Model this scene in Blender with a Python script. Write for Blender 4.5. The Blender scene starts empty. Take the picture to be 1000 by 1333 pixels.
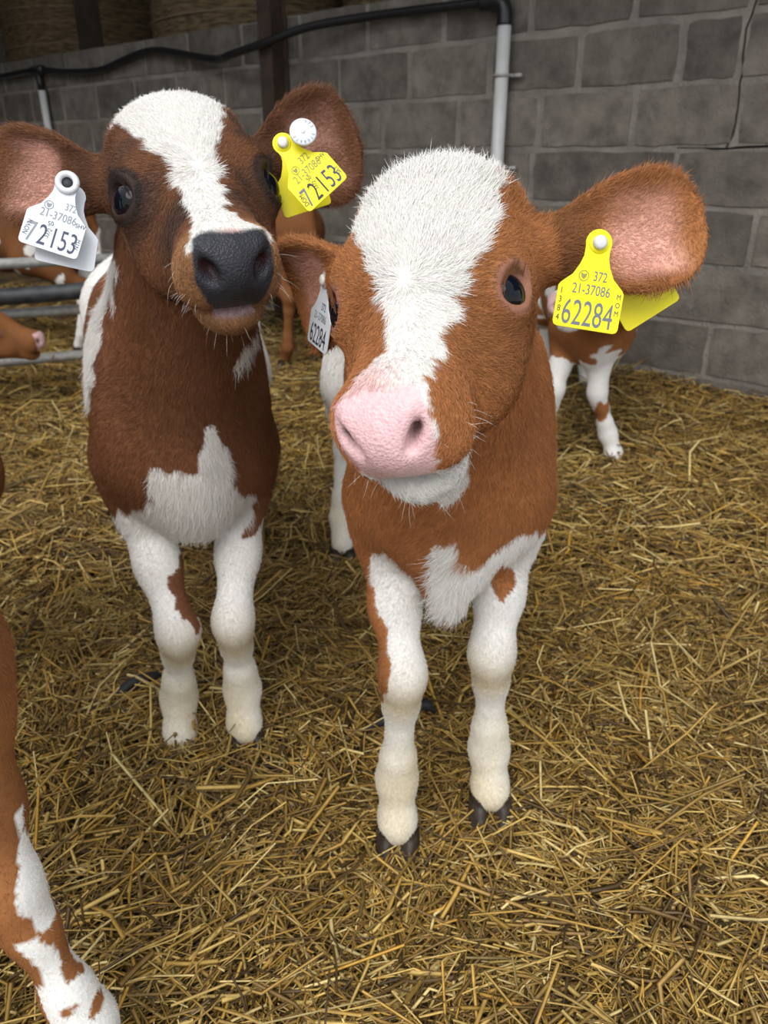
import bpy, math, random
import numpy as np
from mathutils import Matrix, Vector, Euler

# ------------------------------------------------------------------ camera, world, light
scene = bpy.context.scene
COL = scene.collection
FUR = True
random.seed(7)
RNG = np.random.default_rng(7)

cam_data = bpy.data.cameras.new('camera')
cam = bpy.data.objects.new('camera', cam_data)
COL.objects.link(cam)
cam.location = (0.0, 0.0, 0.95)
cam.rotation_euler = (math.radians(90 - 24.5), 0, 0)
cam_data.sensor_fit = 'VERTICAL'
cam_data.sensor_height = 36.0
cam_data.lens = 36.0 * 1000.0 / 1333.0
cam_data.clip_start = 0.02
cam_data.dof.use_dof = True
cam_data.dof.focus_distance = 0.70
cam_data.dof.aperture_fstop = 9.0
scene.camera = cam

world = bpy.data.worlds.new('overcast_sky')
scene.world = world
world.use_nodes = True
bg = world.node_tree.nodes['Background']
bg.inputs['Color'].default_value = (0.90, 0.95, 1.0, 1)
bg.inputs['Strength'].default_value = 1.15

sun_data = bpy.data.lights.new('sun_through_cloud', 'SUN')
sun_data.energy = 1.9
sun_data.angle = math.radians(40)
sun_data.color = (1.0, 0.97, 0.93)
sun = bpy.data.objects.new('sun_through_cloud', sun_data)
COL.objects.link(sun)
sun.rotation_euler = Euler((math.radians(38), math.radians(-14), 0))

scene.view_settings.view_transform = 'Standard'
scene.view_settings.look = 'None'
scene.view_settings.gamma = 1.0
scene.view_settings.use_curve_mapping = False
scene.view_settings.exposure = 0.36

# ------------------------------------------------------------------ helpers
def tag(o, label=None, cat=None, group=None, kind=None):
    if label: o['label'] = label
    if cat: o['category'] = cat
    if group: o['group'] = group
    if kind: o['kind'] = kind
    return o

def empty(name, loc=(0, 0, 0)):
    o = bpy.data.objects.new(name, None)
    o.empty_display_size = 0.05
    COL.objects.link(o)
    o.location = loc
    return o

def link(name, me, mat=None, parent=None, smooth=False):
    """mesh in world coordinates -> object; with a parent at P the mesh is given relative to P"""
    o = bpy.data.objects.new(name, me)
    COL.objects.link(o)
    if mat: me.materials.append(mat)
    if parent: o.parent = parent
    if smooth and len(me.polygons):
        me.polygons.foreach_set('use_smooth', np.ones(len(me.polygons), bool))
    return o

def mesh_np(name, v, faces_flat, nper):
    """fast mesh from numpy: v (n,3), faces (m,nper)"""
    me = bpy.data.meshes.new(name)
    n, m = len(v), len(faces_flat)
    me.vertices.add(n)
    me.vertices.foreach_set('co', np.ascontiguousarray(v, np.float32).ravel())
    me.loops.add(m * nper)
    me.loops.foreach_set('vertex_index', np.ascontiguousarray(faces_flat, np.int32).ravel())
    me.polygons.add(m)
    me.polygons.foreach_set('loop_start', np.arange(0, m * nper, nper, dtype=np.int32))
    me.update(calc_edges=True)
    return me

def set_col(me, cols, name='col'):
    a = me.attributes.new(name, 'FLOAT_COLOR', 'POINT')
    c = np.ones((len(cols), 4), np.float32)
    c[:, :3] = cols
    a.data.foreach_set('color', c.ravel())

def set_val(me, vals, name):
    a = me.attributes.new(name, 'FLOAT', 'POINT')
    a.data.foreach_set('value', np.ascontiguousarray(vals, np.float32))

class MB:
    """collects simple solids into one mesh"""
    def __init__(self): self.v = []; self.f = []
    def add(self, vs, fs):
        o = len(self.v)
        self.v += [tuple(p) for p in vs]
        self.f += [tuple(i + o for i in f) for f in fs]
        return self
    def box(self, c, s, M=None):
        x, y, z = (k / 2 for k in s)
        vs = [Vector((i * x, j * y, k * z)) for i in (-1, 1) for j in (-1, 1) for k in (-1, 1)]
        if M is not None: vs = [M @ p for p in vs]
        vs = [p + Vector(c) for p in vs]
        return self.add(vs, [(0, 1, 3, 2), (4, 6, 7, 5), (0, 4, 5, 1), (2, 3, 7, 6), (0, 2, 6, 4), (1, 5, 7, 3)])
    def tube(self, pts, rad, n=12, caps=True):
        pts = [Vector(p) for p in pts]
        rads = rad if isinstance(rad, (list, tuple)) else [rad] * len(pts)
        rings = []; prev = None
        for i, p in enumerate(pts):
            t = (pts[min(i + 1, len(pts) - 1)] - pts[max(i - 1, 0)]).normalized()
            if prev is None:
                a = Vector((0, 0, 1)) if abs(t.z) < 0.9 else Vector((1, 0, 0))
                u = t.cross(a).normalized()
            else:
                u = (prev - t * prev.dot(t)).normalized()
            prev = u
            w = t.cross(u)
            rings.append([p + (u * math.cos(2 * math.pi * k / n) + w * math.sin(2 * math.pi * k / n)) * rads[i] for k in range(n)])
        vs = [q for r in rings for q in r]
        fs = [(i * n + k, i * n + (k + 1) % n, (i + 1) * n + (k + 1) % n, (i + 1) * n + k) for i in range(len(pts) - 1) for k in range(n)]
        if caps:
            fs += [tuple(range(n))[::-1], tuple((len(pts) - 1) * n + k for k in range(n))]
        return self.add(vs, fs)
    def prism(self, poly, h, M=None):
        """poly in xy, extruded z 0..h"""
        n = len(poly)
        vs = [Vector((x, y, 0)) for x, y in poly] + [Vector((x, y, h)) for x, y in poly]
        if M is not None: vs = [M @ p for p in vs]
        fs = [tuple(range(n))[::-1], tuple(range(n, 2 * n))] + [(i, (i + 1) % n, (i + 1) % n + n, i + n) for i in range(n)]
        return self.add(vs, fs)
    def mesh(self, name, off=(0, 0, 0)):
        me = bpy.data.meshes.new(name)
        o = Vector(off)
        me.from_pydata([Vector(p) - o for p in self.v], [], self.f)
        me.update()
        return me
    def build(self, name, mat, parent=None, smooth=False):
        off = parent.location if parent else (0, 0, 0)
        return link(name, self.mesh(name, off), mat, parent, smooth)

# ------------------------------------------------------------------ materials
def new_mat(name):
    m = bpy.data.materials.new(name)
    m.use_nodes = True
    nt = m.node_tree
    return m, nt, nt.nodes['Principled BSDF']

def mat_plain(name, col, rough=0.5, metal=0.0, noise=0.0, nscale=20.0, bump=0.0, dark=(0, 0, 0), spec=0.5):
    m, nt, b = new_mat(name)
    b.inputs['Roughness'].default_value = rough
    b.inputs['Metallic'].default_value = metal
    b.inputs['Specular IOR Level'].default_value = spec
    b.inputs['Base Color'].default_value = (*col, 1)
    if noise or bump:
        tc = nt.nodes.new('ShaderNodeTexCoord')
        nz = nt.nodes.new('ShaderNodeTexNoise')
        nz.inputs['Scale'].default_value = nscale
        nz.inputs['Detail'].default_value = 6
        nt.links.new(tc.outputs['Object'], nz.inputs['Vector'])
    if noise:
        r = nt.nodes.new('ShaderNodeValToRGB')
        r.color_ramp.elements[0].position = 0.35
        r.color_ramp.elements[0].color = tuple(c * (1 - noise) + d * noise for c, d in zip(col, dark)) + (1,)
        r.color_ramp.elements[1].position = 0.65
        r.color_ramp.elements[1].color = (*col, 1)
        nt.links.new(nz.outputs['Fac'], r.inputs['Fac'])
        nt.links.new(r.outputs['Color'], b.inputs['Base Color'])
    if bump:
        bp = nt.nodes.new('ShaderNodeBump')
        bp.inputs['Strength'].default_value = bump
        bp.inputs['Distance'].default_value = 0.01
        nt.links.new(nz.outputs['Fac'], bp.inputs['Height'])
        nt.links.new(bp.outputs['Normal'], b.inputs['Normal'])
    return m

def mat_attr(name, rough=0.7, spec=0.3, vary=0.0, vscale=300.0, bump=0.0, bdist=0.002, wet=False, sheen=0.0):
    """colour from the 'col' attribute of the mesh or curves"""
    m, nt, b = new_mat(name)
    at = nt.nodes.new('ShaderNodeAttribute'); at.attribute_name = 'col'
    src = at.outputs['Color']
    nz = None
    if vary or bump:
        tc = nt.nodes.new('ShaderNodeTexCoord')
        nz = nt.nodes.new('ShaderNodeTexNoise')
        nz.inputs['Scale'].default_value = vscale
        nz.inputs['Detail'].default_value = 4
        nt.links.new(tc.outputs['Object'], nz.inputs['Vector'])
    if vary:
        mp = nt.nodes.new('ShaderNodeMapRange')
        mp.inputs['From Min'].default_value = 0.3; mp.inputs['From Max'].default_value = 0.7
        mp.inputs['To Min'].default_value = 1 - vary; mp.inputs['To Max'].default_value = 1 + vary * 0.6
        nt.links.new(nz.outputs['Fac'], mp.inputs['Value'])
        mx = nt.nodes.new('ShaderNodeVectorMath'); mx.operation = 'SCALE'
        nt.links.new(src, mx.inputs[0]); nt.links.new(mp.outputs['Result'], mx.inputs['Scale'])
        src = mx.outputs['Vector']
    nt.links.new(src, b.inputs['Base Color'])
    b.inputs['Roughness'].default_value = rough
    b.inputs['Specular IOR Level'].default_value = spec
    if sheen:
        b.inputs['Sheen Weight'].default_value = sheen
    if wet:
        aw = nt.nodes.new('ShaderNodeAttribute'); aw.attribute_name = 'wet'
        m1 = nt.nodes.new('ShaderNodeMapRange')
        m1.inputs['To Min'].default_value = rough; m1.inputs['To Max'].default_value = 0.22
        nt.links.new(aw.outputs['Fac'], m1.inputs['Value'])
        nt.links.new(m1.outputs['Result'], b.inputs['Roughness'])
        vo = nt.nodes.new('ShaderNodeTexVoronoi'); vo.inputs['Scale'].default_value = 420
        nt.links.new(tc.outputs['Object'], vo.inputs['Vector'])
        bw = nt.nodes.new('ShaderNodeBump'); bw.inputs['Distance'].default_value = 0.0012
        ws = nt.nodes.new('ShaderNodeMath'); ws.operation = 'MULTIPLY'; ws.inputs[1].default_value = 0.55
        nt.links.new(aw.outputs['Fac'], ws.inputs[0]); nt.links.new(ws.outputs[0], bw.inputs['Strength'])
        nt.links.new(vo.outputs['Distance'], bw.inputs['Height'])
    if bump:
        bp = nt.nodes.new('ShaderNodeBump')
        bp.inputs['Strength'].default_value = bump
        bp.inputs['Distance'].default_value = bdist
        nt.links.new(nz.outputs['Fac'], bp.inputs['Height'])
        if wet: nt.links.new(bw.outputs['Normal'], bp.inputs['Normal'])
        nt.links.new(bp.outputs['Normal'], b.inputs['Normal'])
    return m

M_COAT = mat_attr('calf_coat', rough=0.75, spec=0.15, vary=0.12, vscale=260, bump=0.35, bdist=0.0015, wet=True)
M_FUR = mat_attr('calf_fur', rough=0.55, spec=0.25)
M_HOOF = mat_plain('hoof_horn', (0.055, 0.040, 0.030), 0.5, noise=0.5, nscale=60, bump=0.2)
M_EYE = mat_attr('eyeball', rough=0.05, spec=0.18)
M_LID = mat_plain('eyelid_skin', (0.035, 0.018, 0.014), 0.4)
M_LIDP = mat_plain('eyelid_skin_brown', (0.30, 0.13, 0.09), 0.45)
M_GALV = mat_plain('galvanised_steel', (0.46, 0.45, 0.43), 0.5, 0.25, noise=0.4, nscale=40, dark=(0.14, 0.12, 0.10))
M_BLACKP = mat_plain('black_pipe_plastic', (0.012, 0.012, 0.014), 0.38)
M_BLACKD = mat_plain('black_plastic_dusty', (0.02, 0.022, 0.026), 0.4, noise=0.6, nscale=18, dark=(0.08, 0.08, 0.08))
M_WHITEP = mat_plain('white_pipe_plastic', (0.62, 0.62, 0.62), 0.4, noise=0.3, nscale=14, dark=(0.45, 0.44, 0.40))
M_STEEL = mat_plain('rusty_steel', (0.040, 0.030, 0.026), 0.7, 0.2, noise=0.7, nscale=14, dark=(0.09, 0.045, 0.025), bump=0.3)
M_WOOD = mat_plain('dark_timber', (0.055, 0.036, 0.022), 0.85, noise=0.6, nscale=10, dark=(0.02, 0.013, 0.008), bump=0.4)
M_TAGY = mat_plain('yellow_tag_plastic', (0.80, 0.70, 0.012), 0.4, spec=0.3)
M_TAGW = mat_plain('white_tag_plastic', (0.60, 0.62, 0.65), 0.4, spec=0.3)
M_INK = mat_plain('grey_print_ink', (0.13, 0.14, 0.16), 0.6)
M_INKD = mat_plain('dark_print_ink', (0.035, 0.045, 0.085), 0.6)
M_INKB = mat_plain('black_marker_ink', (0.015, 0.015, 0.02), 0.6)
M_INKL = mat_plain('faded_print_ink', (0.22, 0.23, 0.26), 0.6)
M_INKY = mat_plain('faded_print_on_yellow', (0.25, 0.23, 0.06), 0.6)
M_CAP = mat_plain('tag_stud_cap', (0.62, 0.60, 0.55), 0.4)

# ------------------------------------------------------------------ signed distance modelling
def vlen(p): return np.sqrt((p * p).sum(-1))

class Field:
    def __init__(self, lo, hi, h):
        self.lo = np.array(lo, float); self.h = h
        self.n = np.ceil((np.array(hi) - self.lo) / h).astype(int) + 1
        self.d = np.full(self.n, 1.0, np.float32)
    def region(self, lo, hi, m):
        a = np.clip(np.floor((np.array(lo) - m - self.lo) / self.h).astype(int), 0, self.n - 1)
        b = np.clip(np.ceil((np.array(hi) + m - self.lo) / self.h).astype(int) + 1, 1, self.n)
        if (b <= a).any(): return None, None
        ax = [(self.lo[i] + np.arange(a[i], b[i]) * self.h).astype(np.float32) for i in range(3)]
        p = np.stack(np.meshgrid(*ax, indexing='ij'), -1)
        return (slice(a[0], b[0]), slice(a[1], b[1]), slice(a[2], b[2])), p
    def put(self, sl, d, k, op):
        a = self.d[sl]
        if op == 'u':
            h = np.maximum(k - np.abs(a - d), 0) / k
            self.d[sl] = np.minimum(a, d) - h * h * k * 0.25
        else:
            h = np.maximum(k - np.abs(a + d), 0) / k
            self.d[sl] = np.maximum(a, -d) + h * h * k * 0.25
    def cone(self, a, b, r1, r2, k=0.03, op='u'):
        a = np.array(a, np.float32); b = np.array(b, np.float32)
        rm = max(r1, r2)
        sl, p = self.region(np.minimum(a, b) - rm, np.maximum(a, b) + rm, k + 3 * self.h)
        if sl is None: return
        ba = b - a; l2 = float(ba @ ba); rr = r1 - r2
        a2 = l2 - rr * rr
        if a2 <= 1e-9:
            d = vlen(p - a) - rm
        else:
            il2 = 1.0 / l2
            pa = p - a
            y = pa @ ba; z = y - l2
            q = pa * l2 - y[..., None] * ba
            x2 = (q * q).sum(-1)
            y2 = y * y * l2; z2 = z * z * l2
            kk = np.sign(rr) * rr * rr * x2
            d = (np.sqrt(x2 * a2 * il2) + y * rr) * il2 - r1
            c1 = np.sign(z) * a2 * z2 > kk
            d = np.where(c1, np.sqrt(x2 + z2) * il2 - r2, d)
            c2 = (~c1) & (np.sign(y) * a2 * y2 < kk)
            d = np.where(c2, np.sqrt(x2 + y2) * il2 - r1, d)
        self.put(sl, d.astype(np.float32), k, op)
    def chain(self, pts, rads, k=0.03):
        for i in range(len(pts) - 1):
            self.cone(pts[i], pts[i + 1], rads[i], rads[i + 1], k)
    def ell(self, c, r, R=None, k=0.03, op='u'):
        """ellipsoid; R columns are its axes"""
        c = np.array(c, np.float32); r = np.array(r, np.float32)
        ext = r if R is None else np.sqrt(((R * r) ** 2).sum(1))
        sl, p = self.region(c - ext, c + ext, k + 3 * self.h)
        if sl is None: return
        q = p - c
        if R is not None: q = q @ R.astype(np.float32)
        k0 = vlen(q / r); k1 = vlen(q / (r * r))
        d = k0 * (k0 - 1) / np.maximum(k1, 1e-6)
        self.put(sl, d, k, op)
    def ear(self, root, L, A, N, B, length, width, depth, thick):
        """a cupped leaf: A along, N cup opening, B across"""
        c = root
        ext = length + 0.02
        sl, p = self.region(c - ext, c + ext, 3 * self.h)
        if sl is None: return
        q = (p - c.astype(np.float32))
        u = (q @ A.astype(np.float32)) / length
        t = q @ N.astype(np.float32)
        s = q @ B.astype(np.float32)
        uc = np.clip(u, 0, 1)
        # egg-shaped outline in the plane of the ear
        ax, ay = 0.50 * length, width
        px_ = (u - 0.52) * length
        py_ = s / (1.0 + 0.30 * np.clip((0.55 - u) / 0.55, -1, 1) * -1.0)
        k0 = np.sqrt((px_ / ax) ** 2 + (py_ / ay) ** 2); k1 = np.sqrt((px_ / ax ** 2) ** 2 + (py_ / ay ** 2) ** 2)
        dl = k0 * (k0 - 1) / np.maximum(k1, 1e-5) + 0.003
        sn = np.clip(s / width, -1.3, 1.3)
        mid = depth * (1.0 - 0.5 * uc) * sn * sn + depth * L * (uc - 0.2) ** 2
        th = thick * (1.45 - 0.65 * uc)
        dt = np.abs(t - mid) - th * 0.5 + 0.003
        d = np.sqrt(np.maximum(dt, 0) ** 2 + np.maximum(dl, 0) ** 2) + np.minimum(np.maximum(dt, dl), 0) - 0.003
        self.put(sl, (d * 0.8).astype(np.float32), 0.016, 'u')
    def surface(self):
        """naive surface nets"""
        D = self.d; n = self.n
        neg = D < 0
        m = neg[:-1] .astype(np.uint8) + neg[1:]
        m = m[:, :-1] + m[:, 1:]
        m = m[:, :, :-1] + m[:, :, 1:]
        act = (m > 0) & (m < 8)
        ci, cj, ck = np.nonzero(act)
        N = len(ci)
        idx = np.full(act.shape, -1, np.int32)
        idx[ci, cj, ck] = np.arange(N)
        corners = [(i, j, k) for i in (0, 1) for j in (0, 1) for k in (0, 1)]
        val = {c: D[ci + c[0], cj + c[1], ck + c[2]] for c in corners}
        acc = np.zeros((N, 3), np.float32); cnt = np.zeros(N, np.float32)
        for a in corners:
            for ax in range(3):
                if a[ax]: continue
                b = list(a); b[ax] = 1; b = tuple(b)
                va, vb = val[a], val[b]
                s = (va < 0) != (vb < 0)
                t = np.where(s, va / np.where(s, va - vb, 1), 0)
                pt = np.zeros((N, 3), np.float32) + np.array(a, np.float32)
                pt[:, ax] += t
                acc[s] += pt[s]; cnt[s] += 1
        v = acc / cnt[:, None] + np.stack([ci, cj, ck], -1)
        v = v * self.h + self.lo
        quads = []
        for ax in range(3):
            o1, o2 = [(1, 2), (2, 0), (0, 1)][ax]
            sl0 = [slice(1, -1)] * 3; sl1 = [slice(1, -1)] * 3
            sl0[ax] = slice(0, -1); sl1[ax] = slice(1, None)
            a = neg[tuple(sl0)]; b = neg[tuple(sl1)]
            for flip, mk in ((False, a & ~b), (True, ~a & b)):
                e = np.stack(np.nonzero(mk), -1)
                if not len(e): continue
                off = np.ones(3, int); off[ax] = 0
                e = e + off
                q = []
                for (da, db) in ((-1, -1), (0, -1), (0, 0), (-1, 0)):
                    c = e.copy(); c[:, o1] += da; c[:, o2] += db
                    q.append(idx[c[:, 0], c[:, 1], c[:, 2]])
                q = np.stack(q, -1)
                quads.append(q[:, ::-1] if flip else q)
        q = np.concatenate(quads)
        q = q[(q >= 0).all(1)]
        return v, q

def smooth_verts(v, q, it=2, lam=0.5):
    n = len(v)
    e = np.concatenate([q[:, [0, 1]], q[:, [1, 2]], q[:, [2, 3]], q[:, [3, 0]]])
    a = np.concatenate([e[:, 0], e[:, 1]]); b = np.concatenate([e[:, 1], e[:, 0]])
    cnt = np.bincount(a, minlength=n)[:, None]
    for _ in range(it):
        s = np.stack([np.bincount(a, weights=v[b, i], minlength=n) for i in range(3)], -1)
        v = v + lam * (s / cnt - v)
    return v

def vert_normals(v, q):
    nrm = np.cross(v[q[:, 2]] - v[q[:, 0]], v[q[:, 3]] - v[q[:, 1]])
    out = np.zeros_like(v)
    for i in range(4):
        for c in range(3):
            out[:, c] += np.bincount(q[:, i], weights=nrm[:, c], minlength=len(v))
    return out / np.maximum(vlen(out), 1e-9)[:, None]

def vnoise(p, s, seed=0):
    """cheap smooth noise in -1..1"""
    r = np.random.default_rng(seed)
    out = 0
    for i in range(5):
        k = r.normal(size=3); k /= np.linalg.norm(k)
        out = out + np.sin(p @ k * s * (0.7 + 0.35 * i) + r.uniform(0, 6.28))
    return out / 2.6

def inside(x, y, poly):
    c = np.zeros(len(x), bool)
    n = len(poly)
    for i in range(n):
        x1, y1 = poly[i]; x2, y2 = poly[(i + 1) % n]
        cond = ((y1 > y) != (y2 > y)) & (x < (x2 - x1) * (y - y1) / ((y2 - y1) if y2 != y1 else 1e-9) + x1)
        c ^= cond
    return c

# ------------------------------------------------------------------ calf builder
def unit(v):
    v = np.array(v, float)
    return v / np.linalg.norm(v)

class Frame:
    """o + x*hx + y*hy + z*hz : hx across, hy outward, hz up the face / up"""
    def __init__(self, o, hx, hy, hz, s=1.0, wx=1.0):
        self.o = np.array(o, float); self.R = np.stack([hx, hy, hz], 1); self.s = s; self.ws = np.array([wx, 1.0, 1.0]); self.wx = wx
    def w(self, x, y, z): return self.o + self.R @ (np.array([x, y, z], float) * self.ws * self.s)
    def d(self, x, y, z): return self.R @ unit((x, y, z))
    def loc(self, p): return ((p - self.o) @ self.R) / (self.s * self.ws)
    twist = 0.0; eye = 1.0; mw = 1.0; slit = 0.0065
    def tw(self, c):
        """turn a muzzle point about the long axis of the face"""
        a = self.twist; x, y = c[0] * self.mw, c[1] + 0.050
        return (x * math.cos(a) - y * math.sin(a), x * math.sin(a) + y * math.cos(a) - 0.050, c[2])
    def untw(self, hl):
        a = -self.twist; t = sstep(-0.105, -0.145, hl[:, 2])
        x, y = hl[:, 0], hl[:, 1] + 0.050
        x2 = x * math.cos(a) - y * math.sin(a); y2 = x * math.sin(a) + y * math.cos(a)
        x2 = x2 / self.mw
        return np.stack([x * (1 - t) + x2 * t, y * (1 - t) + y2 * t - 0.050, hl[:, 2]], -1)

def head_frame(poll, nose, eyeline, s, wx=1.0):
    poll = np.array(poll, float); nose = np.array(nose, float)
    hz = unit(poll - nose)
    hx = np.array(eyeline, float); hx = unit(hx - hz * (hx @ hz))
    hy = -np.cross(hz, hx)
    return Frame(poll + (nose - poll) * 0.39, hx, hy, hz, s, wx)

def body_frame(base, face):
    F = unit((face[0], face[1], 0)); S = np.array([-F[1], F[0], 0.0])
    return Frame((base[0], base[1], base[2] if len(base) > 2 else 0.0), F, S, np.array([0, 0, 1.0]))

# joints in the body frame: forward, side, up
def joints(B, s=1.0, over=None, length=0.86):
    J = {}
    for k, sd in (('r', 1), ('l', -1)):
        J['shoulder_' + k] = B.w(-0.05 * s, sd * 0.088 * s, 0.60 * s)
        J['elbow_' + k] = B.w(-0.07 * s, sd * 0.088 * s, 0.475 * s)
        J['knee_' + k] = B.w(0.012 * s, sd * 0.080 * s, 0.29 * s)
        J['fet_' + k] = B.w(-0.008 * s, sd * 0.078 * s, 0.105 * s)
        J['cor_' + k] = B.w(0.018 * s, sd * 0.078 * s, 0.048 * s)
        J['hip_' + k] = B.w((-length + 0.10) * s, sd * 0.090 * s, 0.64 * s)
        J['stifle_' + k] = B.w((-length + 0.20) * s, sd * 0.120 * s, 0.50 * s)
        J['hock_' + k] = B.w((-length - 0.06) * s, sd * 0.095 * s, 0.36 * s)
        J['hfet_' + k] = B.w((-length - 0.02) * s, sd * 0.095 * s, 0.11 * s)
        J['hcor_' + k] = B.w((-length + 0.012) * s, sd * 0.095 * s, 0.048 * s)
    J['withers'] = B.w(-0.16 * s, 0, 0.70 * s)
    J['chest'] = B.w(-0.03 * s, 0, 0.555 * s)
    J['brisket'] = B.w(0.0 * s, 0, 0.475 * s)
    J['ribs'] = B.w(-0.20 * s, 0, 0.60 * s)
    J['barrel'] = B.w(-0.48 * s, 0, 0.585 * s)
    J['rump'] = B.w((-length + 0.06) * s, 0, 0.655 * s)
    J['tail'] = B.w((-length - 0.10) * s, 0, 0.74 * s)
    if over:
        for k, v in over.items(): J[k] = np.array(v, float)
    return J

def carve_body(f, B, J, s, legs=True, tail=True, brisket=True, chestw=1.0, barrelw=0.155):
    R = B.R
    f.ell(J['ribs'], np.array((0.23, 0.118 * chestw, 0.180)) * s, R, 0.06)
    f.ell(J['barrel'], np.array((0.34, barrelw, 0.175)) * s, R, 0.08)
    f.ell(J['rump'], np.array((0.19, 0.142, 0.150)) * s, R, 0.08)
    f.ell(J['chest'], np.array((0.11, 0.090 * chestw, 0.12)) * s, R, 0.06)
    if brisket:
        f.ell(J['brisket'], np.array((0.06, 0.050, 0.07)) * s, R, 0.06)
    if tail:
        t0 = J['tail']; F = B.R[:, 0]
        f.chain([t0 + F * 0.08 * s, t0, t0 - F * 0.035 * s - (0, 0, 0.12 * s), t0 - F * 0.03 * s - (0, 0, 0.30 * s)], [0.035 * s, 0.026 * s, 0.018 * s, 0.015 * s], 0.03)
        f.ell(t0 - F * 0.03 * s - (0, 0, 0.36 * s), np.array((0.022, 0.022, 0.07)) * s, R, 0.02)
    for k in 'rl':
        if legs:
            f.ell(J['shoulder_' + k], np.array((0.085, 0.042, 0.15)) * s, R, 0.05)
            e, kn, ft, co = J['elbow_' + k], J['knee_' + k], J['fet_' + k], J['cor_' + k]
            mid = e * 0.45 + kn * 0.55
            f.chain([J['shoulder_' + k] * 0.4 + e * 0.6, e, mid, kn], [0.058 * s, 0.042 * s, 0.031 * s, 0.0255 * s], 0.03)
            F = B.R[:, 0]
            f.ell(kn + F * 0.006 * s - (0, 0, 0.004), np.array((0.026, 0.0245, 0.045)) * s, R, 0.03)
            dn = unit(ft - kn)
            f.chain([kn, kn + dn * 0.06 * s, ft - dn * 0.045 * s, ft, co], [0.023 * s, 0.0210 * s, 0.0220 * s, 0.0270 * s, 0.0260 * s], 0.026)
            f.cone(co, co + F * 0.008 * s - (0, 0, 0.008 * s), 0.029 * s, 0.029 * s, 0.015)
        h, st, ho, hf, hc = (J[x + k] for x in ('hip_', 'stifle_', 'hock_', 'hfet_', 'hcor_'))
        F = B.R[:, 0]
        f.chain([h, st, ho], [0.105 * s, 0.078 * s, 0.034 * s], 0.05)
        f.cone(h, st * 0.35 + ho * 0.65, 0.085 * s, 0.045 * s, 0.05)
        f.ell(ho - F * 0.008 * s, np.array((0.036, 0.028, 0.042)) * s, R, 0.025)
        dn = unit(hf - ho)
        f.chain([ho, ho + dn * 0.07 * s, hf - dn * 0.05 * s, hf, hc], [0.031 * s, 0.024 * s, 0.024 * s, 0.030 * s, 0.028 * s], 0.022)

EYE_C = (0.0580, -0.048, -0.034)
EYE_OUT = (0.80, 0.56, -0.02)

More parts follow.
